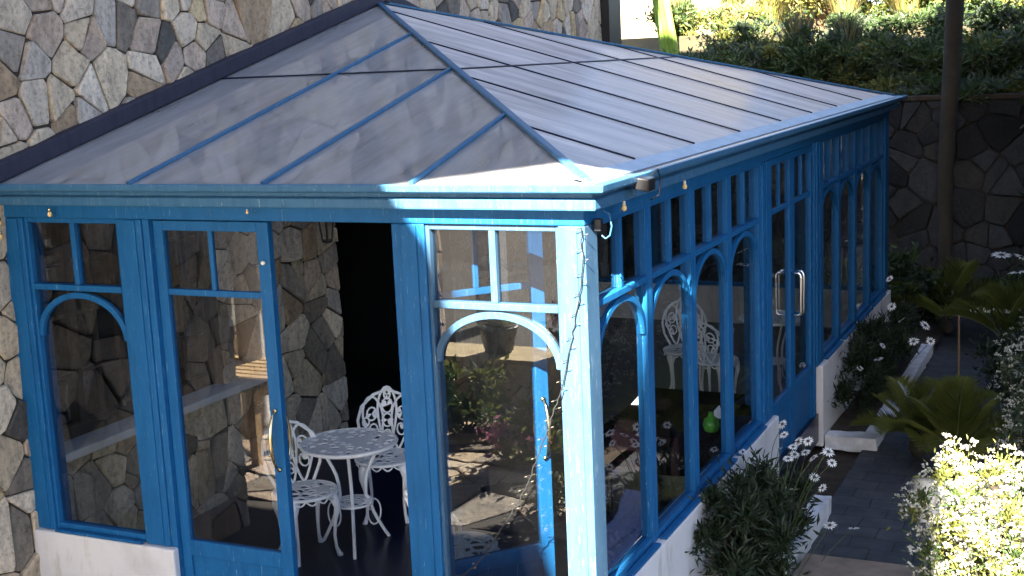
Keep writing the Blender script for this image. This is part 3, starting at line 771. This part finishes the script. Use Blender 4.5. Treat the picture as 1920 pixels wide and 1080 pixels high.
# ------------------------------------------------------------------ plants
def leafq(mb, p, d, up, ln, wd, mi=0, bend=.15):
    d = d.normalized(); s_ = d.cross(up)
    s_ = s_.normalized() if s_.length > 1e-5 else d.orthogonal().normalized()
    nn = s_.cross(d)
    a = p; b = p+d*ln*.45+s_*wd/2+nn*ln*bend*.5; c = p+d*ln; e = p+d*ln*.45-s_*wd/2+nn*ln*bend*.5
    mb.add([a, b, c - nn*ln*bend*.3, e], [(0,1,2),(0,2,3)], mi)
def rv(rr): 
    while True:
        v_ = V(rr.uniform(-1,1), rr.uniform(-1,1), rr.uniform(-1,1))
        if .05 < v_.length < 1: return v_.normalized()
def crown(mb, rr, rad, cz, n, ln, wd, nm, clumps=26, tight=.34, up=.4, base=0.0):
    cs = []
    for i in range(clumps):
        d = rv(rr); k = rr.uniform(.35, 1.0)
        cs.append((V(d.x*rad[0]*k, d.y*rad[1]*k, cz+d.z*rad[2]*k), rr.uniform(.6,1.25), rr.randrange(nm)))
    for i in range(n):
        c, s_, mi = cs[rr.randrange(clumps)]
        o_ = rv(rr)*abs(rr.gauss(0, .6)); p_ = c + V(o_.x*rad[0], o_.y*rad[1], o_.z*rad[2])*tight*s_
        if p_.z < base: p_.z = base + rr.uniform(0,.05)
        d = (rv(rr) + o_.normalized()*.8 + V(0,0,up)); k = rr.uniform(.6,1.3)
        leafq(mb, p_, d, rv(rr), ln*k, wd*k, mi if rr.random() < .75 else rr.randrange(nm))
    return cs
def shrub(name, loc, rad, n, ln, wd, mats, label, cat, group=None, seed=0, stems=6, clumps=26, up=.4, tight=.34, cz=None):
    rr = random.Random(seed); root = empty(name, loc, label, cat, group)
    cz = rad[2] if cz is None else cz
    mb = MB(); cs = crown(mb, rr, rad, cz, n, ln, wd, len(mats), clumps, tight, up)
    mb.build('foliage', mats, root)
    mb = MB()
    for i in range(stems):
        c = cs[i % len(cs)][0]; a = V(rr.uniform(-.2,.2)*rad[0], rr.uniform(-.2,.2)*rad[1], 0)
        m_ = (a+c)/2 + V(rr.uniform(-.1,.1)*rad[0], rr.uniform(-.1,.1)*rad[1], .05*rad[2])
        mb.tube(smooth_path([a, m_, c], 4), .006+.012*rad[2], 5)
    mb.build('stem', POLEWOOD, root)
    return root, cs
def daisy(mb, c, nrm, r, rr, eye=1):
    nrm = nrm.normalized(); u = nrm.orthogonal().normalized(); v_ = nrm.cross(u); n_ = 13
    for k in range(n_):
        a = 2*math.pi*(k+rr.uniform(-.2,.2))/n_; d = u*math.cos(a)+v_*math.sin(a); s_ = nrm.cross(d)
        dr_ = rr.uniform(-.1,.35); L_ = r*rr.uniform(.85,1.05)
        p = [c+d*r*.18, c+d*L_*.6+s_*r*.13+nrm*dr_*r*.15, c+d*L_-nrm*dr_*r*.35, c+d*L_*.6-s_*r*.13+nrm*dr_*r*.15]
        mb.add(p, [(0,1,2,3)], 0)
    P = [c+(u*math.cos(2*math.pi*k/8)+v_*math.sin(2*math.pi*k/8))*r*.24+nrm*r*.05 for k in range(8)]
    mb.add(P+[c+nrm*r*.16], [(k, (k+1) % 8, 8) for k in range(8)], eye)
def daisy_bush(loc, rad, n, flowers, label, seed, group):
    rr = random.Random(seed)
    root, cs = shrub('daisy_bush', loc, rad, n, .075, .018, [LEAF_D, LEAF_D, LEAF_D], label, 'flowering shrub', group, seed, stems=8, clumps=34, up=.7, tight=.30)
    for (x, y, z, r) in flowers:
        r *= 1.25
        c = V(x, y, z) - Vector(loc); mb = MB()
        nr = V(rr.uniform(-.5,.5), rr.uniform(-.7,.2), rr.uniform(.5,1))
        daisy(mb, c, nr, r, rr); b = V(c.x*.55, c.y*.7, c.z-.30-rr.uniform(0,.1))
        m_ = (b+c)/2 + V(rr.uniform(-.03,.03), rr.uniform(-.03,.03), .03)
        mb.tube(smooth_path([b, m_, c-nr.normalized()*.004], 4), .0025, 4, mi=2)
        mb.build('flower', [PETAL, EYE, LEAF_M], root)
    return root
# camera-solved flower places of the photograph become points of the bush (x, y, z in metres)
def solve(px, py, y):
    M = camo.rotation_euler.to_matrix(); f = 2424.6
    d = M @ V((px-960)/f, -(py-540)/f, -1); t_ = (y-camo.location.y)/d.y; return camo.location + d*t_
rr = random.Random(21); fl1 = []
for px, py, r in ((1467,795,.034),(1470,815,.030),(1497,828,.034),(1515,827,.034),(1487,838,.03),(1490,852,.033),(1510,848,.034),(1525,858,.034),(1545,848,.032),(1553,847,.038),(1478,860,.034),(1560,868,.032),
                  (1527,895,.034),(1542,915,.030),(1480,915,.030),(1433,930,.040),(1418,887,.038),(1392,888,.032),(1394,908,.038),(1511,953,.022),(1393,847,.028),(1365,1020,.036),(1385,1078,.034),(1423,1063,.036),(1305,882,.030),(1556,985,.040),(1600,990,.034),(1460,842,.026),(1383,1057,.014),(1363,962,.022)):
    q = solve(px, py, rr.uniform(2.25, 2.75)); fl1.append((q.x, q.y, q.z, r))
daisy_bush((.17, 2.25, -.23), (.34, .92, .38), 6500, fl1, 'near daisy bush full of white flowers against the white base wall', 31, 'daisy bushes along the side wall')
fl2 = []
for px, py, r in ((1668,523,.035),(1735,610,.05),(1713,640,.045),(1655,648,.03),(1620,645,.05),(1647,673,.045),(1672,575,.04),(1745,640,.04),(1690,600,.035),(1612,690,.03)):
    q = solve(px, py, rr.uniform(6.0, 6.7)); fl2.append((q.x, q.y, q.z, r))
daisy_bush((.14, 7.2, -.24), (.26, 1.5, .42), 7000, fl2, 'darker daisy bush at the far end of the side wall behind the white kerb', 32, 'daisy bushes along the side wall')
fl3 = []
for px, py, r in ((1878,478,.10),(1915,482,.08),(1908,510,.09)):
    q = solve(px, py, 8.6); fl3.append((q.x, q.y, q.z, r))
daisy_bush((1.75, 8.6, -.26), (.5, .5, .45), 2600, fl3, 'dark shrub with a few large white blooms at the right edge of the garden', 33, None)

def blossom_bush(loc, rad, nleaf, nblos, mats, label, seed, bs=.011, group=None):
    rr = random.Random(seed)
    root, cs = shrub('blossom_bush', loc, rad, nleaf, .042, .014, mats, label, 'flowering shrub', group, seed, stems=10, clumps=60, up=.8, tight=.22)
    mb = MB(); N = nblos
    for i in range(N):
        c, s_, mi = cs[rr.randrange(len(cs))]
        o_ = rv(rr); 
        if o_.z < -.1: o_.z = -o_.z
        p_ = c + V(o_.x*rad[0], o_.y*rad[1], o_.z*rad[2])*.24*s_*rr.uniform(.7,1.25)
        for k in range(9):
            d = rv(rr); d.z = abs(d.z); q = p_ + d*bs*1.5
            leafq(mb, q-d*bs*.5, d+rv(rr)*.7, rv(rr), bs*1.5, bs*1.3, 0)
    tag(mb.build('blossoms', [BLOSSOM], root), kind='stuff')
    return root
blossom_bush((1.62, 2.25, -.27), (.46, .98, .52), 9500, 1000, [LEAF_M, LEAF_Y, LEAF_Y], 'sunlit bush covered in tiny white blossoms at the lower right beside the path', 41, .012, 'white blossom bushes right of the path')
blossom_bush((1.80, 4.4, -.27), (.46, 1.0, .62), 8000, 620, [LEAF_G, LEAF_M, LEAF_D], 'shaded greyish bush dotted with white blossoms behind the sunlit one', 42, .011, 'white blossom bushes right of the path')
blossom_bush((1.78, 6.4, -.27), (.50, .95, .60), 6000, 300, [LEAF_G, LEAF_D, LEAF_D], 'dark blossom bush farthest along the right of the path', 43, .011, 'white blossom bushes right of the path')

def palm(loc, fronds, label, group, leaflet=.28, mats=PALMLEAF, seed=0):
    rr = random.Random(seed); root = empty('palm', loc, label, 'palm', group)
    mb = MB(); mb.lathe([(.05,0),(.08,.05),(.07,.14),(.03,.2)], (0,0,0), 12); mb.build('trunk', POLEWOOD, root)
    for az, el, ln, droop in fronds:
        h = V(math.cos(R(az)), math.sin(R(az)), 0); P = []
        for i in range(17):
            k = i/16; a = R(el) - R(droop)*k
            P.append((P[-1] if P else V(0,0,.14)) + (h*math.cos(a) + V(0,0,math.sin(a)))*ln/16 if i else V(0,0,.14))
        mb = MB(); mb.tube(P, [.009*(1-.8*i/16) for i in range(17)], 5)
        side = h.cross(V(0,0,1))
        for i in range(70):
            k = .14+.86*i/70; j = min(15, int(k*16)); fr = k*16-j; p_ = P[j]*(1-fr)+P[j+1]*fr; t_ = (P[j+1]-P[j]).normalized()
            up_ = side.cross(t_)
            ll = leaflet*math.sin(math.pi*min(1, .12+.95*k))**.7*rr.uniform(.85,1.1)
            for s_ in (-1,1):
                d = t_*.75+side*s_*.8+up_*.45+rv(rr)*.06
                leafq(mb, p_, d, up_, ll*1.15, .0115, 0, .08)
        mb.build('frond', mats, root)
    return root
palm((.78, 5.35, -.28), [(175,28,.62,45),(120,62,.72,50),(75,70,.66,55),(20,48,.70,60),(-25,55,.62,65),(-75,35,.62,60),(-120,40,.55,50),(145,50,.6,40),(50,40,.6,60),(-50,62,.5,50)], 'dark cycad palm arching over the path beside the white kerb end', 'palms by the path', .22, seed=1)
palm((1.12, 5.0, -.28), [(100,66,.78,42),(60,60,.75,48),(130,55,.7,50),(20,52,.75,55),(-20,46,.7,60),(160,46,.62,60),(-70,40,.55,60),(85,80,.7,30)], 'olive green cycad palm fanning upward between path and blossom bushes', 'palms by the path', .24, seed=2)
palm((.45, 10.2, -.26), [(100,60,1.0,60),(40,55,1.0,70),(0,45,.95,75),(-40,55,.9,70),(140,50,1.0,70),(180,45,.9,75),(-90,50,.8,70),(70,75,.9,50)], 'far cycad palm before the retaining wall past the conservatory corner', 'palms by the path', .34, seed=3)
palm((1.15, 9.3, -.26), [(90,65,.9,60),(30,55,.9,70),(-10,50,.9,75),(140,55,.85,70),(-60,50,.8,70),(60,75,.8,50),(180,50,.8,60)], 'far cycad palm right of the end of the path', 'palms by the path', .3, seed=4)
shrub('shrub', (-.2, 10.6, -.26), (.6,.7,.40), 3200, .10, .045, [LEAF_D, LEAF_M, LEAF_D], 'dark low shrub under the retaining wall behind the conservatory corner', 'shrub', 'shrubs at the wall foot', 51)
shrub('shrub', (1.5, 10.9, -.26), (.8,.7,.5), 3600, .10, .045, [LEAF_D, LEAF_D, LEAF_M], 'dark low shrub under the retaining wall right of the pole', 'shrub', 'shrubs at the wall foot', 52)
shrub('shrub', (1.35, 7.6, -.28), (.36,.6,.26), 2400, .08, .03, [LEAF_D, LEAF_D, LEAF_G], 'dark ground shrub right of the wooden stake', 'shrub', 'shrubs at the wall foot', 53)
# stake
st_ = MB(); st_.tube([(0,0,-.05),(.004,0,.4),(-.004,.01,.86)], [.011,.010,.009], 7)
o = st_.build('garden_stake', plain('cane', (.22,.14,.07), .8)); o.location = (.90, 7.2, -.3); tag(o, 'thin pale cane stake standing upright beside the path', 'stake')

# ------------------------------------------------------------------ retaining wall, terrace, pole
mb = MB(); rs = random.Random(5)
rw = empty('retaining_wall', (2, 12, -.3), 'shaded rubble stone retaining wall behind the conservatory, holding the planted bank', 'wall')
iw = Matrix.Translation(rw.location).inverted()
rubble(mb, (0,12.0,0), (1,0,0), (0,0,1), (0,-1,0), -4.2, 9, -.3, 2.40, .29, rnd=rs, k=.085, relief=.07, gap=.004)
o = mb.build('stone_face', STONE, fixn=True); o.parent = rw; o.matrix_parent_inverse = iw
mb = MB(); mb.box(-4.2, 9, 12.0, 12.45, -.3, 2.40); o = mb.build('core', SOIL); o.parent = rw; o.matrix_parent_inverse = iw
mb = MB(); mb.box(-4.2, 9, 11.93, 12.46, 2.402, 2.47); o = mb.build('coping', SOIL, bevel=.015); o.parent = rw; o.matrix_parent_inverse = iw
mb = MB(); vs = []; nx, ny = 30, 24
prof = [(12.3,2.38),(13.2,2.75),(14.4,3.20),(15.5,3.38),(18,3.45),(30,3.9),(150,5)]
for (y, z) in prof:
    for i in range(nx+1): vs.append((-160+320*i/nx, y, z+random.uniform(-.06,.06)))
mb.add(vs, [(j*(nx+1)+i, j*(nx+1)+i+1, (j+1)*(nx+1)+i+1, (j+1)*(nx+1)+i) for j in range(len(prof)-1) for i in range(nx)])
mb.box(-160, -4.21, 11.9, 12.3, -.4, 2.38)
tag(mb.build('hillside', plain('dry_earth', (.06,.048,.02), .95, .4, 3), smooth=False), kind='structure')
pl = MB(); pl.tube(smooth_path([(.04,0,-.2),(.0,0,1.5),(.06,0,3.0),(.13,0,5.2)], 6), [.085+.035*i/18 for i in range(19)], 14)
o = pl.build('wooden_pole', POLEWOOD, smooth=True); o.location = (.25, 11.6, -.1); tag(o, 'tall dark weathered wooden pole leaning slightly before the retaining wall', 'pole')
# shrubs on the bank
bank = [(-3.6,13.0,2.65,.8,.55,0),(-2.6,13.1,2.7,.8,.55,1),(-1.8,13.0,2.65,.6,.75,0),(-.9,13.0,2.65,.8,.6,1),(-.1,12.9,2.6,.65,.6,0),(.7,12.9,2.6,.8,.6,1),(1.5,12.9,2.6,.8,.75,0),(2.4,12.9,2.6,.8,.8,1),
        (-3.9,12.55,2.5,.6,.3,1),(-2.2,12.5,2.48,.7,.28,0),(-.5,12.5,2.48,.7,.30,1),(.4,12.45,2.47,.6,.28,0),(1.3,12.5,2.48,.7,.3,1),(2.2,12.5,2.48,.6,.35,0),
        (-4.4,13.2,2.7,.7,.45,0),(-3.0,14.2,3.1,.75,.5,2),(-1.3,14.0,3.05,.8,.6,0),(.2,14.0,3.05,.9,.6,0),(1.4,14.2,3.1,.8,.7,1)]
labs = ['wide', 'round', 'tall', 'ragged', 'dense', 'low', 'bushy', 'thick', 'small', 'pale', 'spreading', 'broad', 'dark']
labs = labs[:8] + ['trailing', 'creeping', 'matted', 'flat', 'straggly', 'leafy'] + labs[8:]
wh = ['just behind the ridge of the glass roof', 'behind the roof where the bank darkens', 'below the straw coloured grass', 'above the middle of the far roof slope', 'above the far gutter corner', 'left of the wooden pole', 'right of the wooden pole', 'at the right edge of the bank',
      'low over the roof edge left of centre', 'along the wall coping behind the far roof slope', 'along the wall coping left of the far gutter corner', 'on the wall coping just left of the pole', 'on the wall coping just right of the pole', 'on the wall coping at the right edge',
      'at the foot of the cactus', 'in front of the white garden wall', 'on the upper bank behind the tall grass', 'on the upper bank left of the pole', 'on the upper bank right of the pole']
for i, (x, y, z, r, h, k) in enumerate(bank):
    ms = [[LEAF_M, LEAF_G, LEAF_M], [LEAF_G, LEAF_M, LEAF_Y], [LEAF_M, LEAF_Y, LEAF_G]][k]
    shrub('bank_shrub', (x, y, z-.15), (r, .6, h*.62), 3600, .10, .035, ms, f'{labs[i]} green bank shrub {wh[i]}', 'shrub', 'shrubs on the planted bank', 60+i, clumps=34)
def grass(loc, h, n, spread, mats, label, seed, group):
    rr = random.Random(seed); mb = MB()
    for i in range(n):
        a = rr.uniform(0, 6.28); r_ = rr.uniform(0, .12)*spread; lean = rr.uniform(.05,.5)*spread; hh = h*rr.uniform(.55,1.05)
        b = V(r_*math.cos(a), r_*math.sin(a), 0); d = V(math.cos(a), math.sin(a), 0)*lean; s_ = V(-math.sin(a), math.cos(a), 0)*.007
        p1 = b+d*.3+V(0,0,hh*.6); p2 = b+d+V(0,0,hh)
        mb.add([b-s_, b+s_, p1+s_, p1-s_, p2], [(0,1,2,3),(3,2,4)], rr.randrange(len(mats)))
    o = mb.build('tall_grass', mats); o.location = loc; tag(o, label, 'grass', group); return o
gr = 'clumps of tall grass on the bank'
grass((-2.0,13.3,2.75), 1.0, 420, .8, [LEAF_M, LEAF_G, STRAW], 'tall green grass clump standing on the bank behind the roof', 1, gr)
grass((-1.3,13.3,2.75), .9, 420, .8, [LEAF_G, STRAW, LEAF_D], 'tall greyish grass clump in the middle of the bank', 2, gr)
grass((-3.2,16.6,3.4), 1.0, 500, 1.2, [STRAW, LEAF_Y], 'sunlit straw yellow grass clump in front of the white wall', 3, gr)
grass((-1.9,16.3,3.4), 1.2, 600, 1.3, [STRAW, STRAW, LEAF_Y], 'sunlit straw yellow grass clump at the top of the bank', 4, gr)
grass((-.9,16.4,3.4), 1.1, 500, 1.3, [STRAW, LEAF_Y], 'sunlit straw yellow grass clump beside the bright green shrub', 5, gr)
shrub('bank_shrub', (-.35,16.2,3.3), (.8,.7,.5), 2600, .13, .05, [LEAF_Y, LEAF_M, LEAF_Y], 'bright yellow green sunlit shrub at the top of the bank', 'shrub', 'shrubs on the planted bank', 90)
shrub('bank_shrub', (.9,16.6,3.3), (.9,.7,.45), 2600, .13, .05, [LEAF_G, LEAF_Y, LEAF_M], 'pale sunlit shrub at the top of the bank right of the pole', 'shrub', 'shrubs on the planted bank', 91)
shrub('bank_shrub', (-4.6,16.0,3.3), (.7,.6,.30), 1800, .11, .05, [LEAF_Y, LEAF_M], 'low sunlit yellow green shrub behind the cactus', 'shrub', 'shrubs on the planted bank', 92)
shrub('bank_shrub', (2.2,14.0,2.9), (.9,.8,.9), 4200, .13, .05, [LEAF_D, LEAF_D, LEAF_M], 'large dark shrub at the top right corner of the bank', 'shrub', 'shrubs on the planted bank', 93)
# cactus
cc = MB(); N = 20; n_ = 14
vs = []
for i in range(N):
    k = i/(N-1); c = V(.03-.28*k+.30*max(0,k-.75), 0, 1.75*k); r_ = .145*(1-.12*k)*(math.sin(math.pi*min(1,(1-k)*6+.02)/2) if k > .85 else 1)
    for j in range(n_*2):
        a = math.pi*j/n_; rr_ = r_*(1 if j % 2 else .80); vs.append((c.x+rr_*math.cos(a), rr_*math.sin(a), c.z))
q = n_*2
cc.add(vs, [(i*q+j, i*q+(j+1) % q, (i+1)*q+(j+1) % q, (i+1)*q+j) for i in range(N-1) for j in range(q)] + [tuple((N-1)*q+j for j in range(q))])
o = cc.build('cactus', CACTUS); o.location = (-4.14, 14.0, 2.95); tag(o, 'bright green column cactus leaning left on the bank beside the stone wall end', 'cactus')
# white garden wall
mb = MB(); mb.box(-9, -3.1, 18.0, 18.3, 3.2, 5.8); o = mb.build('garden_wall', plain('cream_render', (.30,.26,.16), .9, .1), bevel=.02); tag(o, 'sunlit cream garden wall at the top of the bank behind the cactus', 'wall')
mb = MB(); mb.prism([(-.4,0),(.4,0),(.4,.75),(0,1.05),(-.4,.75)], (0,0,0), (1,0,0), (0,0,1), (0,.8,0)); o = mb.build('garden_shed', plain('brown_boards', (.16,.10,.05), .8, .3), fixn=True); o.location = (-2.75, 17.0, 3.35); tag(o, 'small brown wooden shed half hidden in yellow grass on the bank', 'shed')

# ------------------------------------------------------------------ opposite side: added sun-blocking wall on pillars, terrace ledge, pots
nb = empty('sun_blocker', (0, -9.25, -.3), 'added sun blocking wall on pillars opposite the conservatory, slotted to shape the sunlit corner', 'house')
inb = Matrix.Translation(nb.location).inverted()
outl = [(-15,4.3),(1.4,4.3),(1.25,6.0),(.68,8.02),(.33,8.50),(1.45,8.86),(1.95,8.99),(1.74,8.4),(1.66,7.6),(1.64,-.3),(3.28,-.3),(3.28,8.75),(4.35,8.75),(4.35,-.3),(10,-.3),(10,18),(-15,18)]  # wall added to block the sun; its slots shape the lit patches
BLOCKER_BROWN = plain('sun_blocker_brown', (.07,.055,.045), .9, .12, 2)
mb = MB(); mb.prism(outl, (0,-9,0), (1,0,0), (0,0,1), (0,-.5,0)); o = mb.build('sun_blocker_wall', BLOCKER_BROWN, fixn=True); o.parent = nb; o.matrix_parent_inverse = inb
for x in (-14, -9.4, -5.2, -1.4):
    mb = MB(); mb.box(x-.16, x+.16, -9.42, -9.08, -.3, 4.3); o = mb.build('sun_blocker_pillar', WHITE); o.parent = nb; o.matrix_parent_inverse = inb
fs_ = MB(); rubble(fs_, (0,0,-.296), (1,0,0), (0,1,0), (0,0,1), -5.5, -.9, -5.7, -2.4, .34, rnd=random.Random(28), relief=.02, gap=.012)
tag(fs_.build('flagstones', STONE, fixn=True), kind='structure')
sw = MB(); rubble(sw, (-5.7,0,0), (0,1,0), (0,0,1), (1,0,0), -8.8, -2.2, -.3, 1.5, .24, rnd=random.Random(18)); sw.box(-6.1, -5.702, -8.8, -2.2, -.3, 1.5, 1)
tag(sw.build('garden_wall', [STONE, MORTAR], fixn=True), 'rubble stone side wall of the front terrace, seen only mirrored in the panes', 'wall')
le = MB(); rubble(le, (0,-5.75,0), (1,0,0), (0,0,1), (0,1,0), -8, -.8, -.3, .12, .2, rnd=random.Random(8)); le.box(-8, -.8, -6.25, -5.752, -.3, .12, 1); le.box(-8.05, -.75, -6.3, -5.70, .122, .17, 2)
o = le.build('terrace_ledge', [STONE, MORTAR, plain('sandstone', (.5,.4,.24), .9, .25)], fixn=True); tag(o, 'low sunlit stone ledge with sandstone coping opposite the conservatory, mirrored in its panes', 'ledge')
for i, (x, kind, lab) in enumerate(((-3.55, 0, 'dark pot with a pale agave on the ledge'), (-2.75, 1, 'dark pot with pink flowers on the ledge'), (-4.7, 1, 'dark pot with pink flowers farther along the ledge'))):
    e_ = empty('potted_plant', (x, -6.0, .172), lab, 'potted plant')
    mb = MB(); mb.lathe([(.13,0),(.15,.02),(.2,.24),(.22,.26),(.21,.28),(.17,.27)], (0,0,0), 18); mb.build('pot', BLACK, e_, smooth=True)
    rr = random.Random(i); mb = MB()
    if kind == 0:
        for k in range(46):
            a = k*2.4; el = .25+1.1*k/46; d = V(math.cos(a)*math.cos(el), math.sin(a)*math.cos(el), math.sin(el)); leafq(mb, V(0,0,.26), d, V(0,0,1), .26, .085, 0, .1)
        mb.build('foliage', [LEAF_Y], e_)
    else:
        crown(mb, rr, (.2,.2,.18), .42, 500, .07, .03, 3, 14); mb.build('foliage', [LEAF_M, LEAF_D, PINK], e_)
gc = MB(); gc.lathe([(.20,0),(.20,.08),(.15,.12),(.13,.2),(.12,1.9),(.16,1.95),(.18,2.0),(.18,2.05)], (0,0,0), 24); o = gc.build('garden_column', WHITE, smooth=True); o.location = (-5.3, -4.1, -.3); tag(o, 'white round garden column before the side wall, seen only mirrored in the door glass', 'column')
bn = empty('slatted_bench', (-5.4, -3.6, -.3), 'sunlit slatted wooden bench on the front terrace, mirrored in the door glass', 'bench')
SLAT = plain('honey_wood', (.55,.38,.2), .7, .2, 7)
mb = MB()
for k in range(9): mb.box(-.9, .9, -.55+k*.125, -.55+k*.125+.095, .70, .735)
mb.build('seat', SLAT, bn, bevel=.004)
for sx in (-.8,.8):
    mb = MB(); mb.box(sx-.04, sx+.04, -.5, .5, .62, .698); mb.box(sx-.04, sx+.04, -.5, -.42, 0, .62); mb.box(sx-.04, sx+.04, .42, .5, 0, .62); mb.build('leg_frame', SLAT, bn)

# ------------------------------------------------------------------ unseen trees and screens added to darken the garden from the right
def added_tree(loc, h, rad, label, seed):
    rr = random.Random(seed); root = empty('added_tree', loc, label, 'added_tree', 'added shading trees right of the path')
    mb = MB(); mb.tube(smooth_path([(0,0,-.1),(.06,.05,h*.35),(-.05,.1,h*.7),(.05,0,h)], 5), [.20-.13*i/15 for i in range(16)], 12)
    for i in range(9):
        a = i*2.4; d = V(math.cos(a)*rad[0]*.75, math.sin(a)*rad[1]*.75, rr.uniform(-.1,.4)*rad[2]); z0 = h*rr.uniform(.55,.9)
        mb.tube(smooth_path([(0,.05,z0), d*.5+V(0,0,z0+.3), d+V(0,0,h)], 4), [.06-.045*k/8 for k in range(9)], 7)
    mb.build('trunk', POLEWOOD, root, smooth=True)
    mb = MB(); crown(mb, rr, rad, h, 9000, .26, .13, 3, 60, .30, .2); mb.build('crown', [LEAF_D, LEAF_M, LEAF_D], root)
added_tree((5.6, 4.6, -.3), 6.0, (2.4, 2.4, 1.0), 'broad unseen crown added for shade, nearest the camera side, right of the path', 201)
added_tree((3.1, 9.7, -.3), 5.7, (3.0, 1.9, .65), 'broad unseen crown added for shade, farther along the path, toward the conservatory', 202)
for i, (x, y, lab) in enumerate(((3.3, 3.9, 'tall dark foliage screen added for shade, nearest the camera, right of the path'), (2.75, 6.4, 'tall dark foliage screen added for shade, in the middle, right of the path'), (2.55, 8.6, 'tall dark foliage screen added for shade, second from the retaining wall'), (2.55, 10.6, 'tall dark foliage screen added for shade, touching the retaining wall'))):
    shrub('added_evergreen', (x, y, -.3), (1.0, 1.35, 2.9), 8000, .18, .10, [LEAF_D, LEAF_D, LEAF_D], lab, 'added_tree', 'added shading screens right of the path', 300+i, clumps=60, tight=.3)

shrub('shrub', (-2.3, -3.9, -.3), (.45,.4,.28), 1500, .08, .035, [LEAF_M, LEAF_Y, PINK], 'low sunlit shrub with pink blooms on the front terrace, mirrored in the corner pane', 'shrub', None, 401)
shrub('shrub', (-3.3, -4.7, -.3), (.5,.4,.34), 1700, .09, .04, [LEAF_M, LEAF_Y, LEAF_M], 'low sunlit yellow green shrub on the front terrace near the ledge', 'shrub', None, 402)
shrub('shrub', (-1.5, -2.9, -.3), (.4,.35,.25), 1300, .08, .035, [LEAF_M, LEAF_G, LEAF_Y], 'small shrub on the front terrace nearest the doorway', 'shrub', None, 403)
grass((-4.9,16.9,3.4), .9, 450, 1.2, [LEAF_Y, STRAW, LEAF_M], 'sunlit grass clump against the cream wall left of the cactus', 6, gr)
grass((-4.0,17.2,3.4), 1.1, 450, 1.1, [LEAF_Y, LEAF_M], 'sunlit green grass clump against the cream wall right of the cactus', 7, gr)
shrub('sunlit_shrub', (-3.6, 15.6, 3.3), (.6, .5, .30), 1800, .11, .045, [LEAF_Y, LEAF_M, STRAW], 'low bright yellow shrub right of the cactus', 'shrub', 'sunlit shrubs at the top of the bank', 420)
for i, (x, y, z, r, lab) in enumerate(((-2.6, 17.0, 3.4, .8, 'bright sunlit shrub left of the little shed'), (-1.2, 17.4, 3.4, .9, 'bright sunlit shrub behind the straw grass'), (.2, 17.5, 3.4, 1.0, 'bright sunlit shrub rising left of the pole top'), (1.6, 17.4, 3.4, 1.0, 'bright sunlit shrub right of the pole top'))):
    shrub('sunlit_shrub', (x, y, z), (r, .7, .55), 3000, .13, .05, [LEAF_M, LEAF_Y, [STRAW, LEAF_M, LEAF_Y, LEAF_G][i]], lab, 'shrub', 'sunlit shrubs at the top of the bank', 410+i)
